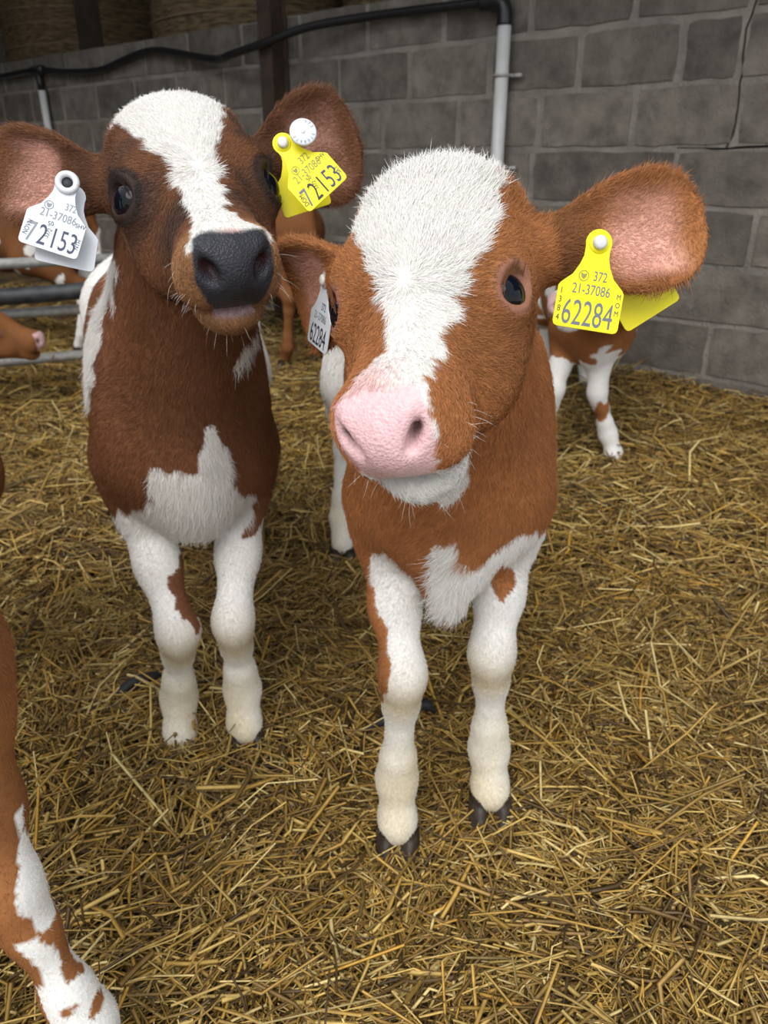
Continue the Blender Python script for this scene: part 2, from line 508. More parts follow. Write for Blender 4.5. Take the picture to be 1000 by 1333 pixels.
def carve_head(f, H, B, J, ears, s, neck_r=1.0, mouth=True):
    k = s
    R = H.R
    def e(c, r, kk=0.03, op='u', R_=None):
        f.ell(H.w(*c), np.array(r) * k * H.ws, R if R_ is None else R_, kk * k, op)
    # neck
    back = H.w(0, -0.105, 0.045)
    f.cone(J['withers'], back, 0.100 * neck_r * k, 0.062 * k, 0.05)
    f.cone(J['chest'], H.w(0, -0.125, -0.015), 0.095 * neck_r * k, 0.048 * k, 0.06)
    f.cone(J['chest'] * 0.5 + J['withers'] * 0.5, H.w(0, -0.11, 0.02), 0.100 * neck_r * k, 0.062 * k, 0.05)
    # skull
    e((0, -0.072, 0.030), (0.070, 0.066, 0.074), 0.02)
    e((0, -0.056, 0.078), (0.064, 0.046, 0.036), 0.03)
    e((0, -0.036, 0.018), (0.058, 0.036, 0.080), 0.03)
    for sd in (-1, 1):
        e((sd * 0.055, -0.046, -0.006), (0.020, 0.028, 0.026), 0.03)
        e((sd * 0.038, -0.092, -0.055), (0.030, 0.046, 0.062), 0.04)
    f.cone(H.w(0, -0.050, -0.02), H.w(0, -0.044, -0.130), 0.050 * k, 0.041 * k, 0.03)
    f.cone(H.w(0, -0.120, -0.03), H.w(0, -0.090, -0.148), 0.042 * k, 0.029 * k, 0.03)
    # muzzle
    ca, sa = math.cos(H.twist), math.sin(H.twist)
    RT = R @ np.array([[ca, -sa, 0], [sa, ca, 0], [0, 0, 1.0]])
    def em(c, r, kk, op='u'): e(H.tw(c), (r[0] * H.mw, r[1], r[2]), kk, op, RT)
    em((0, -0.036, -0.152), (0.041, 0.037, 0.036), 0.03)
    em((0, -0.030, -0.164), (0.032, 0.030, 0.033), 0.02)
    for sd in (-1, 1):
        em((sd * 0.0265, -0.052, -0.158), (0.021, 0.027, 0.027), 0.018)
        em((sd * 0.026, -0.018, -0.163), (0.014, 0.019, 0.018), 0.015)
    em((0, -0.089, -0.162), (0.028, 0.020, 0.028), 0.02)
    if mouth:
        em((0, -0.0715, -0.178), (0.034, 0.0045, 0.030), 0.008, 's')
    for sd in (-1, 1):
        nl = np.stack([unit((sd * 0.73, -0.68, 0.1)), unit((sd * 0.68, 0.73, 0.15)), unit((sd * 0.1, 0.1, -0.95))], 1)
        nR = np.linalg.qr(RT @ nl)[0]
        f.ell(H.w(*H.tw((sd * 0.0245, -0.018, -0.185))), np.array((H.slit, 0.0128, 0.0145)) * k, nR, 0.006 * k, 's')
        # alar groove running out and back from each nostril
        f.cone(H.w(*H.tw((sd * 0.029, -0.012, -0.184))), H.w(*H.tw((sd * 0.038, 0.000, -0.168))), 0.0045 * k, 0.0025 * k, 0.006 * k, 's')
        # eye ridge and lids
        c = np.array(EYE_C) * (sd, 1, 1)
        out = unit(np.array(EYE_OUT) * (sd, 1, 1))
        ax = np.array((sd * 0.40, -0.30, 0.75)); ax = unit(ax - out * (ax @ out))
        up = np.cross(out, ax)
        ER = np.stack([R @ out, R @ up, R @ ax], 1)
        f.ell(H.w(*c), np.array((0.0208, 0.0220, 0.0225)) * k * H.eye, ER, 0.016 * k)
        oc = c + out * (0.0195 + 0.015 * (H.eye - 1))
        f.ell(H.w(*oc), np.array((0.0135, 0.0138, 0.0190)) * k * H.eye, ER, 0.004 * k, 's')
    for E_ in ears:
        sd = E_['side']
        root = H.w(sd * 0.060, -0.085, 0.048)
        A = unit(E_['dir']); N = np.array(E_['cup'], float); N = unit(N - A * (N @ A)); Bx = np.cross(A, N)
        base = root
        f.cone(base, base + A * 0.045 * k, 0.030 * k, 0.024 * k, 0.02)
        f.ear(base + A * 0.012 * k, E_.get('curl', 0.3), A, N, Bx, E_['len'] * k, E_['wid'] * k, E_['dep'] * k, 0.009 * k)
        E_['root'] = base; E_['A'] = A; E_['N'] = N; E_['B'] = Bx

def eyeball(H, sd, parent, gaze, k, rim_mat):
    """eyeball with dark iris, sclera towards its edge"""
    c = H.w(*(np.array(EYE_C) * (sd, 1, 1)))
    out = H.d(*(np.array(EYE_OUT) * (sd, 1, 1)))
    g = unit(out + H.R @ np.array(gaze, float))
    n, mrings = 32, 20
    u = np.cross(g, [0, 0, 1.0]); u = unit(u); w = np.cross(g, u)
    vs, cs = [], []
    for i in range(mrings + 1):
        th = math.pi * i / mrings
        for j in range(n):
            ph = 2 * math.pi * j / n
            d = g * math.cos(th) + (u * math.cos(ph) + w * math.sin(ph)) * math.sin(th)
            bulge = 1.0 + 0.05 * max(0, math.cos(th) - 0.6)
            vs.append(c + d * 0.0190 * k * H.eye * bulge)
            t = math.degrees(th)
            if t < 30: col = (0.003, 0.004, 0.008)
            elif t < 56: col = (0.010, 0.007, 0.008)
            elif t < 62: col = (0.03, 0.02, 0.02)
            else: col = (0.42, 0.36, 0.36)
            cs.append(col)
    fs = [(i * n + j, i * n + (j + 1) % n, (i + 1) * n + (j + 1) % n, (i + 1) * n + j) for i in range(mrings) for j in range(n)]
    vs = np.array(vs) - np.array(parent.location)
    me = mesh_np('eye', vs, np.array(fs), 4)
    set_col(me, np.array(cs))
    return link('eye', me, M_EYE, parent, True)

def hoof(co, B, parent, s):
    """two claws side by side"""
    m = MB()
    F, S = B.R[:, 0], B.R[:, 1]
    for sd in (-1, 1):
        rings = []
        for (a, c, rf, rs) in ((0.006, -0.006, 0.023, 0.0140), (0.009, -0.018, 0.027, 0.0160), (0.016, -0.034, 0.032, 0.0170), (0.020, -0.048, 0.034, 0.0175)):
            ring = []
            for j in range(12):
                t = 2 * math.pi * j / 12
                x = math.cos(t) * rf; y = math.sin(t) * rs
                if x > 0: y *= 1 - 0.35 * (x / rf) ** 2
                ring.append(co + F * (a + x) * s + S * (sd * 0.0185 + y) * s + np.array([0, 0, c * s]))
            rings.append(ring)
        vs = [p for r in rings for p in r]
        fs = [(i * 12 + j, i * 12 + (j + 1) % 12, (i + 1) * 12 + (j + 1) % 12, (i + 1) * 12 + j) for i in range(3) for j in range(12)]
        fs += [tuple(range(12)), tuple(36 + j for j in range(12))[::-1]]
        m.add(vs, fs)
    return m.build('hoof', M_HOOF, parent, True)

def sample_fur(v, q, nrm, weight, count, rng):
    w = weight[q].mean(1)
    a = vlen(np.cross(v[q[:, 1]] - v[q[:, 0]], v[q[:, 3]] - v[q[:, 0]])) * w
    cum = np.cumsum(a)
    fi = np.searchsorted(cum, rng.uniform(0, cum[-1], count))
    fi = np.minimum(fi, len(q) - 1)
    s, t = rng.uniform(0, 1, count), rng.uniform(0, 1, count)
    wt = np.stack([(1 - s) * (1 - t), s * (1 - t), s * t, (1 - s) * t], -1)
    return q[fi], wt

def make_fur(name, parent, roots, dirs, nrm, length, cols, rng, radius=0.00022, curl=0.25, tipdark=0.0):
    """4-point hair curves"""
    n = len(roots)
    hc = bpy.data.hair_curves.new(name)
    hc.add_curves([4] * n)
    pts = np.zeros((n, 4, 3), np.float32)
    L = length[:, None]
    bend = dirs
    lift = nrm
    pts[:, 0] = roots - lift * 0.001
    pts[:, 1] = roots + (lift * 0.36 + bend * 0.9) * L * 0.36
    wob = rng.normal(0, curl, (n, 3)) * L
    pts[:, 2] = roots + (lift * 0.26 + bend * 0.95) * L * 0.68 + wob * 0.25
    pts[:, 3] = roots + (lift * 0.17 + bend * 0.98) * L + wob * 0.6
    hc.attributes['position'].data.foreach_set('vector', pts.ravel())
    ra = hc.attributes.new('radius', 'FLOAT', 'POINT')
    rr = np.tile(np.array([1.0, 0.9, 0.65, 0.15], np.float32) * radius, n)
    ra.data.foreach_set('value', rr)
    ca = hc.attributes.new('col', 'FLOAT_COLOR', 'CURVE')
    c4 = np.ones((n, 4), np.float32); c4[:, :3] = cols
    ca.data.foreach_set('color', c4.ravel())
    hc.materials.append(M_FUR)
    o = bpy.data.objects.new(name, hc)
    COL.objects.link(o)
    o.parent = parent
    return o

CALVES = {}
def make_calf(name, label, cat, B, J, H, ears, paint, s=1.0, hs=1.0, res=0.0035, fur=0, furlen=1.0, hooves=True, group=None,
              carve=None, gaze=((0, 0, 0), (0, 0, 0)), chestw=1.0, neck_r=1.0, brisket=True, smooth=2, seed=1, legs=True, barrelw=0.155, lash=(0.02, 0.012, 0.010)):
    pts = np.array(list(J.values()) + [H.w(0, 0, 0.12), H.w(0, 0, -0.2), H.w(0.1, 0, 0), H.w(-0.1, 0, 0)] +
                   [H.w(0, 0, 0) + unit(E_['dir']) * (E_['len'] + 0.1) * hs for E_ in ears])
    lo = pts.min(0) - 0.19 * s; hi = pts.max(0) + 0.17 * s
    lo[2] = -0.03
    f = Field(lo, hi, res)
    carve_body(f, B, J, s, legs=legs, brisket=brisket, chestw=chestw, barrelw=barrelw)
    if carve: carve(f)
    carve_head(f, H, B, J, ears, hs, neck_r)
    v, q = f.surface()
    del f
    v = smooth_verts(v.astype(np.float64), q, smooth, 0.5)
    nrm = vert_normals(v, q)
    root = empty(name, tuple(B.o))
    tag(root, label, cat, group or 'calves in the straw yard')
    off = np.array(root.location)
    me = mesh_np('body', v - off, q, 4)
    cols, wet, flen = paint(v, nrm, H, B, J, ears)
    set_col(me, cols); set_val(me, wet, 'wet')
    body = link('body', me, M_COAT, root, True)
    for i, sd in enumerate((-1, 1)):
        eyeball(H, sd, root, gaze[i], hs, M_LID)
    if hooves:
        for kk in ('cor_r', 'cor_l', 'hcor_r', 'hcor_l'):
            if kk in J: hoof(J[kk], B, root, s)
    if FUR and fur:
        rng = np.random.default_rng(seed)
        hl = H.loc(v)
        # strands are denser on the head, sparse behind
        onhead = (np.abs(hl[:, 0]) < 0.32) & (hl[:, 2] > -0.23) & (hl[:, 1] > -0.13) & (hl[:, 2] < 0.16)
        bl = B.loc(v)
        w = np.where(onhead, 5.0, np.where(bl[:, 0] > -0.30 * s, 1.6, 0.5))
        w = np.where(flen <= 0.0006, 0.0, w)
        qi, wt = sample_fur(v, q, nrm, w, fur, rng)
        P = (v[qi] * wt[..., None]).sum(1); Nn = (nrm[qi] * wt[..., None]).sum(1); Nn /= vlen(Nn)[:, None]
        C = (cols[qi] * wt[..., None]).sum(1); Lh = (flen[qi] * wt).sum(1)
        ph = H.loc(P)
        hd = (np.abs(ph[:, 0]) < 0.30) & (ph[:, 2] > -0.23) & (ph[:, 1] > -0.125) & (ph[:, 2] < 0.15)
        # growth direction: away from the whorl on the face, back and down on the body
        wh = np.stack([ph[:, 0], np.zeros(len(ph)), ph[:, 2] + 0.050], -1)
        wh[:, 0] *= 1.3
        fh = wh @ H.R.T
        fh /= np.maximum(vlen(fh), 1e-6)[:, None]
        for E_ in ears:
            rel = P - E_['root']
            al = rel @ E_['A']
            onear = (al > 0.035) & (vlen(rel) < E_['len'] * hs * 1.2 + 0.02) & hd
            across = (rel @ E_['B'])[:, None] * E_['B'] * 9 + E_['A'] * 0.6
            fh = np.where(onear[:, None], across, fh)
        fb = np.array([0, 0, -1.0]) - B.R[:, 0] * 0.45
        d = np.where(hd[:, None], fh, fb)
        d = d + np.stack([vnoise(P, 28, 5 + i) for i in range(3)], -1) * 0.35 + rng.normal(0, 0.16, P.shape)
        d -= Nn * (d * Nn).sum(1)[:, None]
        d /= np.maximum(vlen(d), 1e-6)[:, None]
        Lh = Lh * furlen * rng.uniform(0.6, 1.25, len(P))
        pale = sstep(0.25, 0.5, C[:, 1])[:, None]
        C = C * (1 + (rng.uniform(0.72, 1.25, (len(P), 1)) - 1) * (1 - 0.72 * pale)) * (1 + rng.normal(0, 0.02, (len(P), 3)))
        make_fur('fur', root, P - off, d, Nn, Lh, np.clip(C, 0, 0.9), rng, radius=0.00024)
    if FUR and fur > 100000:
        rng = np.random.default_rng(seed + 100)
        hl = H.loc(v)
        cand = np.nonzero((hl[:, 2] < -0.135) & (hl[:, 1] < -0.030) & (hl[:, 1] > -0.115) & (np.abs(hl[:, 0]) < 0.06) & (np.abs(hl[:, 0]) > 0.004) & (wet < 0.3))[0]
        pk = rng.choice(cand, min(80, len(cand)), replace=False)
        d = nrm[pk] * 0.9 + np.array([0, 0, -0.55]) + rng.normal(0, 0.35, (len(pk), 3))
        d /= vlen(d)[:, None]
        wc = np.where(rng.uniform(0, 1, len(pk))[:, None] < 0.75, np.array((0.72, 0.66, 0.58)), np.array((0.25, 0.14, 0.07)))
        make_fur('whisker', root, v[pk] - off, d, nrm[pk], rng.uniform(0.007, 0.024, len(pk)), wc, rng, radius=0.00011, curl=0.12)
        ec, en = [], []
        for sd in (-1, 1):
            c0 = np.array(EYE_C) * (sd, 1, 1); out = unit(np.array(EYE_OUT) * (sd, 1, 1))
            ax = np.array((sd * 0.40, -0.30, 0.75)); ax = unit(ax - out * (ax @ out)); up = np.cross(out, ax)
            if up[2] * 1.0 + up[0] * sd * -0.5 < 0: up = -up
            for t in np.linspace(-1, 1, 60):
                tt = t + rng.normal(0, 0.03)
                p = c0 + out * (0.0195 - 0.004 * tt * tt) * H.eye + ax * tt * 0.0165 * H.eye + up * 0.0118 * H.eye * math.sqrt(max(0, 1 - tt * tt * 0.9))
                ec.append(H.w(*p)); en.append(H.R @ unit(out * 0.7 + up * 0.8 + ax * 0.25 + rng.normal(0, 0.1, 3)))
        ec = np.array(ec); en = np.array(en)
        make_fur('eyelash', root, ec - off, en, en, rng.uniform(0.006, 0.011, len(ec)) * H.eye, np.tile(np.array(lash), (len(ec), 1)), rng, radius=0.00020, curl=0.05)
    CALVES[root.name] = dict(root=root, H=H, B=B, J=J, ears=ears)
    return root

WHITE = np.array((0.76, 0.735, 0.70))
BROWN = np.array((0.355, 0.140, 0.048))
BROWN_D = np.array((0.178, 0.072, 0.032))
EARPINK = np.array((0.66, 0.36, 0.28))
PINK = np.array((0.72, 0.46, 0.47))
SLATE = np.array((0.030, 0.030, 0.036))

def mixc(c, col, m):
    return c * (1 - m[:, None]) + np.array(col) * m[:, None]

def sstep(a, b, x):
    t = np.clip((x - a) / (b - a), 0, 1)
    return t * t * (3 - 2 * t)

def base_paint(v, nrm, H, B, ears, brown, nose_col, ear_in=EARPINK):
    """ground coat, length of fur, ear insides, nostrils, eyelids"""
    n = len(v)
    hl = H.loc(v); bl = B.loc(v)
    c = np.tile(brown, (n, 1)) * (1 + 0.16 * vnoise(v, 22, 3))[:, None]
    wet = np.zeros(n)
    fl = np.full(n, 0.010)
    onhead = (np.abs(hl[:, 0]) < 0.12) & (hl[:, 2] > -0.24) & (hl[:, 1] > -0.135) & (hl[:, 2] < 0.14)
    fl = np.where(onhead, 0.0065, fl)
    fl = np.where(onhead & (hl[:, 2] > 0.055), 0.014, fl)
    fl = np.where(v[:, 2] < 0.42, 0.0055, fl)
    eardark = np.zeros(n, bool)
    earmask = np.zeros(n)
    for E_ in ears:
        rel = v - E_['root']
        al = (rel @ E_['A']) / (E_['len'] * H.s)
        cu = nrm @ E_['N']
        sd = np.abs(rel @ E_['B']) / (E_['wid'] * H.s)
        near = (al > 0.16) & (al < 1.12) & (sd < 1.2) & (np.abs(rel @ E_['N']) < 0.09)
        m = near * sstep(0.25, 0.6, cu) * sstep(0.40, 0.60, al) * sstep(0.86, 0.55, sd) * sstep(1.0, 0.80, al)
        earmask = np.maximum(earmask, m)
        c = mixc(c, ear_in, m * np.clip(0.52 + 0.40 * vnoise(v, 28, 9) + 0.2 * vnoise(v, 90, 10), 0, 0.95))
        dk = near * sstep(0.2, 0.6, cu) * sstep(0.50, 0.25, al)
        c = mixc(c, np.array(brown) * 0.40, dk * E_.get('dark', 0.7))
        fl = np.where(near, 0.008, fl)
        fl = np.where(near & (cu > 0.2) & (sd < 0.60) & (al > 0.45), 0.0045, fl)
        fl = np.where(near & (sd > 0.8), 0.012, fl)
    return hl, bl, c, wet, fl, onhead, earmask

def finish_face(c, wet, fl, hl, v, H, nose_col, lip_col, lid_col, rim=0.0045, nostril=(0.05, 0.02, 0.02)):
    # nose pad on the muzzle end
    ht = H.untw(hl)
    x, y, z = ht.T
    wid = 0.037 - 0.45 * np.clip(-0.030 - y, 0, 0.04) - 0.30 * np.clip(y + 0.010, 0, 0.05)
    m = (y > -0.067) * sstep(0.003, -0.004, z + 0.158 + 0.10 * np.clip(-0.02 - y, -0.02, 0.05) + 0.003 * vnoise(v, 90, 4)) * sstep(0.002, -0.002, np.abs(x) - wid)
    c = mixc(c, nose_col, m)
    wet = np.maximum(wet, m)
    fl = np.where(m > 0.4, 0.0, fl)
    # inside the nostrils
    for sd in (-1, 1):
        rel = ht - np.array((sd * 0.0245, -0.018, -0.182))
        ls = rel[:, 0] * sd * 0.68 + rel[:, 1] * 0.73; ss = rel[:, 0] * sd * 0.73 - rel[:, 1] * 0.68
        dn = np.sqrt((ls * 0.9) ** 2 + (ss * 0.0125 / H.slit) ** 2 + (rel[:, 2] * 0.7) ** 2)
        mm = sstep(0.0120, 0.0070, dn)
        c = mixc(c, nostril, mm * 0.9)
    # eyelids
    for sd in (-1, 1):
        ec = np.array(EYE_C) * (sd, 1, 1) + unit(np.array(EYE_OUT) * (sd, 1, 1)) * 0.018
        de = vlen(hl - ec) / H.eye
        m2 = sstep(0.0205 + rim, 0.0150 + rim, de)
        c = mixc(c, lid_col, m2 * 0.9)
        fl = np.where(de < 0.021, 0.0, np.where(de < 0.03, np.minimum(fl, 0.005), fl))
        wet = np.maximum(wet, (de < 0.0185) * 0.6)
    return c, wet, fl

# SCENE_SETTING_BEGIN
# ------------------------------------------------------------------ the shed: floor, block wall, roof
WA = np.array((1.23, 3.40)); WD = np.array((-0.76, 0.65)); WD = WD / np.linalg.norm(WD)
WN = np.array((-WD[1], WD[0])) * 1.0
if WN[1] > 0: WN = -WN            # towards the yard
WANG = math.atan2(WD[1], WD[0])

def wall_pt(t, z, out=0.0):
    p = WA + WD * t + WN * out
    return (p[0], p[1], z)

def ground_h(x, y):
    """trodden straw: gentle hollows, banked up against the wall"""
    x = np.asarray(x, float); y = np.asarray(y, float)
    dist = (x - WA[0]) * WN[0] + (y - WA[1]) * WN[1]
    bank = 0.09 * np.clip(1 - dist / 1.6, 0, 1) ** 1.3
    h = 0.012 * np.sin(4.1 * x + 1.3) * np.cos(3.3 * y + 0.4) + 0.010 * np.sin(7.7 * x - 2.1 * y) + 0.007 * np.sin(13.0 * y + 5 * x + 1.0)
    return h + bank - 0.012

def build_floor():
    nx, ny = 150, 150
    xs = np.linspace(-4.6, 4.0, nx); ys = np.linspace(-2.5, 7.6, ny)
    X, Y = np.meshgrid(xs, ys, indexing='ij')
    Z = ground_h(X, Y) - 0.012 + RNG.normal(0, 0.002, X.shape)
    v = np.stack([X, Y, Z], -1).reshape(-1, 3)
    i, j = np.meshgrid(np.arange(nx - 1), np.arange(ny - 1), indexing='ij')
    q = np.stack([i * ny + j, (i + 1) * ny + j, (i + 1) * ny + j + 1, i * ny + j + 1], -1).reshape(-1, 4)
    me = mesh_np('floor', v, q, 4)
    m, nt, b = new_mat('trodden_bedding')
    tc = nt.nodes.new('ShaderNodeTexCoord')
    mp = nt.nodes.new('ShaderNodeMapping'); mp.inputs['Scale'].default_value = (1, 1, 1)
    nz = nt.nodes.new('ShaderNodeTexNoise'); nz.inputs['Scale'].default_value = 55; nz.inputs['Detail'].default_value = 8
    wv = nt.nodes.new('ShaderNodeTexNoise'); wv.inputs['Scale'].default_value = 5; wv.inputs['Detail'].default_value = 3
    r = nt.nodes.new('ShaderNodeValToRGB')
    r.color_ramp.elements[0].position = 0.38; r.color_ramp.elements[0].color = (0.030, 0.018, 0.008, 1)
    r.color_ramp.elements[1].position = 0.62; r.color_ramp.elements[1].color = (0.17, 0.105, 0.038, 1)
    mix = nt.nodes.new('ShaderNodeMath'); mix.operation = 'MULTIPLY_ADD'
    mix.inputs[1].default_value = 0.5
    nt.links.new(tc.outputs['Object'], nz.inputs['Vector']); nt.links.new(tc.outputs['Object'], wv.inputs['Vector'])
    nt.links.new(wv.outputs['Fac'], mix.inputs[0]); 
    sc = nt.nodes.new('ShaderNodeMath'); sc.operation = 'MULTIPLY'; sc.inputs[1].default_value = 0.5
    nt.links.new(nz.outputs['Fac'], sc.inputs[0]); nt.links.new(sc.outputs[0], mix.inputs[2])
    nt.links.new(mix.outputs[0], r.inputs['Fac']); nt.links.new(r.outputs['Color'], b.inputs['Base Color'])
    b.inputs['Roughness'].default_value = 0.9
    o = link('floor', me, m, None, True)
    tag(o, 'trodden brown bedding ground under the straw', kind='structure')
    return o
build_floor()

def build_straw():
    rng = np.random.default_rng(3)
    parts = []
    def zone(n, x0, x1, y0, y1, lmul=1.0, wmul=1.0):
        x = rng.uniform(x0, x1, n); y = rng.uniform(y0, y1, n)
        dist = (x - WA[0]) * WN[0] + (y - WA[1]) * WN[1]
        d = y * 0.91 + 0.40
        k = (dist > 0.03) & (np.abs(x) < 0.62 * d + 0.25)
        x, y = x[k], y[k]
        L = np.clip(rng.lognormal(math.log(0.070), 0.50, len(x)), 0.022, 0.25) * lmul
        w = np.clip(rng.lognormal(math.log(0.0035), 0.40, len(x)), 0.0014, 0.0078) * wmul
        parts.append((x, y, L, w))
    zone(56000, -1.12, 1.18, 0.34, 1.70)
    zone(34000, -2.0, 2.0, 1.65, 3.0, 1.1, 1.15)
    zone(22000, -2.7, 2.0, 2.95, 4.6, 1.3, 1.35)
    zone(5000, -3.4, 1.2, 4.5, 6.4, 1.6, 1.7)
    zone(26000, -1.10, 1.15, 0.35, 1.60, 0.42, 0.5)
    x = np.concatenate([p[0] for p in parts]); y = np.concatenate([p[1] for p in parts])
    L = np.concatenate([p[2] for p in parts]); w = np.concatenate([p[3] for p in parts])
    n = len(x)
    P = np.stack([x, y, np.zeros(n)], -1)
    az = 1.6 * vnoise(P, 4.0, 51) + 1.1 * vnoise(P, 11.0, 52) + rng.normal(0, 0.85, n)
    pitch = rng.normal(0, 0.16, n) + (rng.uniform(0, 1, n) < 0.06) * rng.normal(0, 0.4, n)
    lay = rng.uniform(0, 1, n)
    heap = 0.5 + 0.5 * vnoise(P, 7.0, 53)
    z = ground_h(x, y) - 0.010 + lay ** 1.2 * (0.016 + 0.030 * np.clip(heap, 0, 1)) + np.abs(np.sin(pitch)) * L * 0.35
    dirv = np.stack([np.cos(az) * np.cos(pitch), np.sin(az) * np.cos(pitch), np.sin(pitch)], -1)
    side = np.stack([-np.sin(az), np.cos(az), np.zeros(n)], -1)
    upv = np.cross(dirv, side)
    roll = rng.uniform(-0.9, 0.9, n)[:, None]
    s2 = side * np.cos(roll) + upv * np.sin(roll); u2 = -side * np.sin(roll) + upv * np.cos(roll)
    bend = rng.normal(0, 0.10, n) * L; bendz = rng.normal(-0.02, 0.06, n) * L
    kink = rng.uniform(-0.4, 0.4, n)
    c = np.stack([x, y, z], -1)
    rings = []
    for t, bf in ((-0.5, 0.0), (0.0, 1.0), (0.5, 0.0)):
        tt = t + (kink * 0.5 if t == 0 else 0)
        ctr = c + dirv * (L * tt)[:, None] + side * (bend * bf)[:, None] + np.array([0, 0, 1.0]) * (bendz * bf)[:, None]
        for (a, b_) in ((-0.5, 0.0), (0.5, 0.0), (0.0, 0.42)):
            rings.append(ctr + s2 * (w * a)[:, None] + u2 * (w * b_)[:, None])
    V = np.stack(rings, 1).reshape(-1, 3)      # 9 per stalk
    base = (np.arange(n) * 9)[:, None]
    qs = []
    for s in (0, 1):
        o = s * 3
        for (a, b_) in ((0, 1), (1, 2), (2, 0)):
            qs.append(np.stack([base[:, 0] + o + a, base[:, 0] + o + b_, base[:, 0] + o + 3 + b_, base[:, 0] + o + 3 + a], -1))
    q = np.concatenate(qs)
    me = mesh_np('straw_bedding', V, q, 4)
    pal = np.array([(0.40, 0.255, 0.070), (0.54, 0.39, 0.145), (0.30, 0.19, 0.060), (0.19, 0.115, 0.040), (0.66, 0.53, 0.27), (0.085, 0.052, 0.022), (0.46, 0.27, 0.055)])
    pr = np.array([0.24, 0.18, 0.18, 0.15, 0.09, 0.12, 0.04])
    ci = rng.choice(len(pal), n, p=pr)
    muck_shade = sstep(0.5, 0.05, lay)[:, None]  # low stalks go browner: muck, plus the shade of the gaps painted in
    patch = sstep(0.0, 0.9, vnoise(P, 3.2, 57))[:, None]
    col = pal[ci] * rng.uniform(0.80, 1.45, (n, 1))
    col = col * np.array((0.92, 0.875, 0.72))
    col = col * (1 - 0.70 * muck_shade) + np.array((0.085, 0.050, 0.018)) * 0.70 * muck_shade
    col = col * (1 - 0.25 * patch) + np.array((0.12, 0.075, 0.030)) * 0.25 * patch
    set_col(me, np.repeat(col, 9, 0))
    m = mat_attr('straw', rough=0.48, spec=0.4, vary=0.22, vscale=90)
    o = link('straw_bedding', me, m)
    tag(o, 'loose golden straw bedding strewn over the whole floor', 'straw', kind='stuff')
build_straw()

def concrete_mat(name, light, dark, scale=9.0, bump=0.5, rnd=True):
    m, nt, b = new_mat(name)
    tc = nt.nodes.new('ShaderNodeTexCoord')
    n1 = nt.nodes.new('ShaderNodeTexNoise'); n1.inputs['Scale'].default_value = scale; n1.inputs['Detail'].default_value = 8; n1.inputs['Roughness'].default_value = 0.62
    n2 = nt.nodes.new('ShaderNodeTexNoise'); n2.inputs['Scale'].default_value = 75; n2.inputs['Detail'].default_value = 5
    geo = nt.nodes.new('ShaderNodeNewGeometry')
    nt.links.new(geo.outputs['Position'], n1.inputs['Vector']); nt.links.new(geo.outputs['Position'], n2.inputs['Vector'])
    r = nt.nodes.new('ShaderNodeValToRGB')
    r.color_ramp.elements[0].position = 0.32; r.color_ramp.elements[0].color = (*dark, 1)
    r.color_ramp.elements[1].position = 0.70; r.color_ramp.elements[1].color = (*light, 1)
    nt.links.new(n1.outputs['Fac'], r.inputs['Fac'])
    src = r.outputs['Color']
    if rnd:
        n3 = nt.nodes.new('ShaderNodeTexNoise'); n3.inputs['Scale'].default_value = 5.5; n3.inputs['Detail'].default_value = 7; n3.inputs['Roughness'].default_value = 0.7
        nt.links.new(geo.outputs['Position'], n3.inputs['Vector'])
        r3 = nt.nodes.new('ShaderNodeMapRange'); r3.inputs['From Min'].default_value = 0.56; r3.inputs['From Max'].default_value = 0.70
        r3.inputs['To Max'].default_value = 0.65
        nt.links.new(n3.outputs['Fac'], r3.inputs['Value'])
        mxn = nt.nodes.new('ShaderNodeMix'); mxn.data_type = 'RGBA'
        mxn.inputs[7].default_value = (0.25, 0.228, 0.20, 1)
        nt.links.new(r3.outputs['Result'], mxn.inputs[0]); nt.links.new(src, mxn.inputs[6])
        src = mxn.outputs[2]
        oi = nt.nodes.new('ShaderNodeObjectInfo')
        mr = nt.nodes.new('ShaderNodeMapRange'); mr.inputs['To Min'].default_value = 0.78; mr.inputs['To Max'].default_value = 1.18
        nt.links.new(oi.outputs['Random'], mr.inputs['Value'])
        vm = nt.nodes.new('ShaderNodeVectorMath'); vm.operation = 'SCALE'
        nt.links.new(src, vm.inputs[0]); nt.links.new(mr.outputs['Result'], vm.inputs['Scale'])
        src = vm.outputs['Vector']
    nt.links.new(src, b.inputs['Base Color'])
    add = nt.nodes.new('ShaderNodeMath'); add.operation = 'ADD'
    nt.links.new(n1.outputs['Fac'], add.inputs[0]); nt.links.new(n2.outputs['Fac'], add.inputs[1])
    bp = nt.nodes.new('ShaderNodeBump'); bp.inputs['Strength'].default_value = bump; bp.inputs['Distance'].default_value = 0.012
    nt.links.new(add.outputs[0], bp.inputs['Height']); nt.links.new(bp.outputs['Normal'], b.inputs['Normal'])
    b.inputs['Roughness'].default_value = 0.92
    b.inputs['Specular IOR Level'].default_value = 0.2
    return m

M_BLOCK = concrete_mat('weathered_block', (0.220, 0.193, 0.165), (0.105, 0.092, 0.079))
M_MORTAR = concrete_mat('mortar', (0.31, 0.28, 0.245), (0.17, 0.153, 0.133), 6.0, 0.7, False)
M_SHEET = mat_plain('roof_sheet', (0.10, 0.10, 0.10), 0.8)

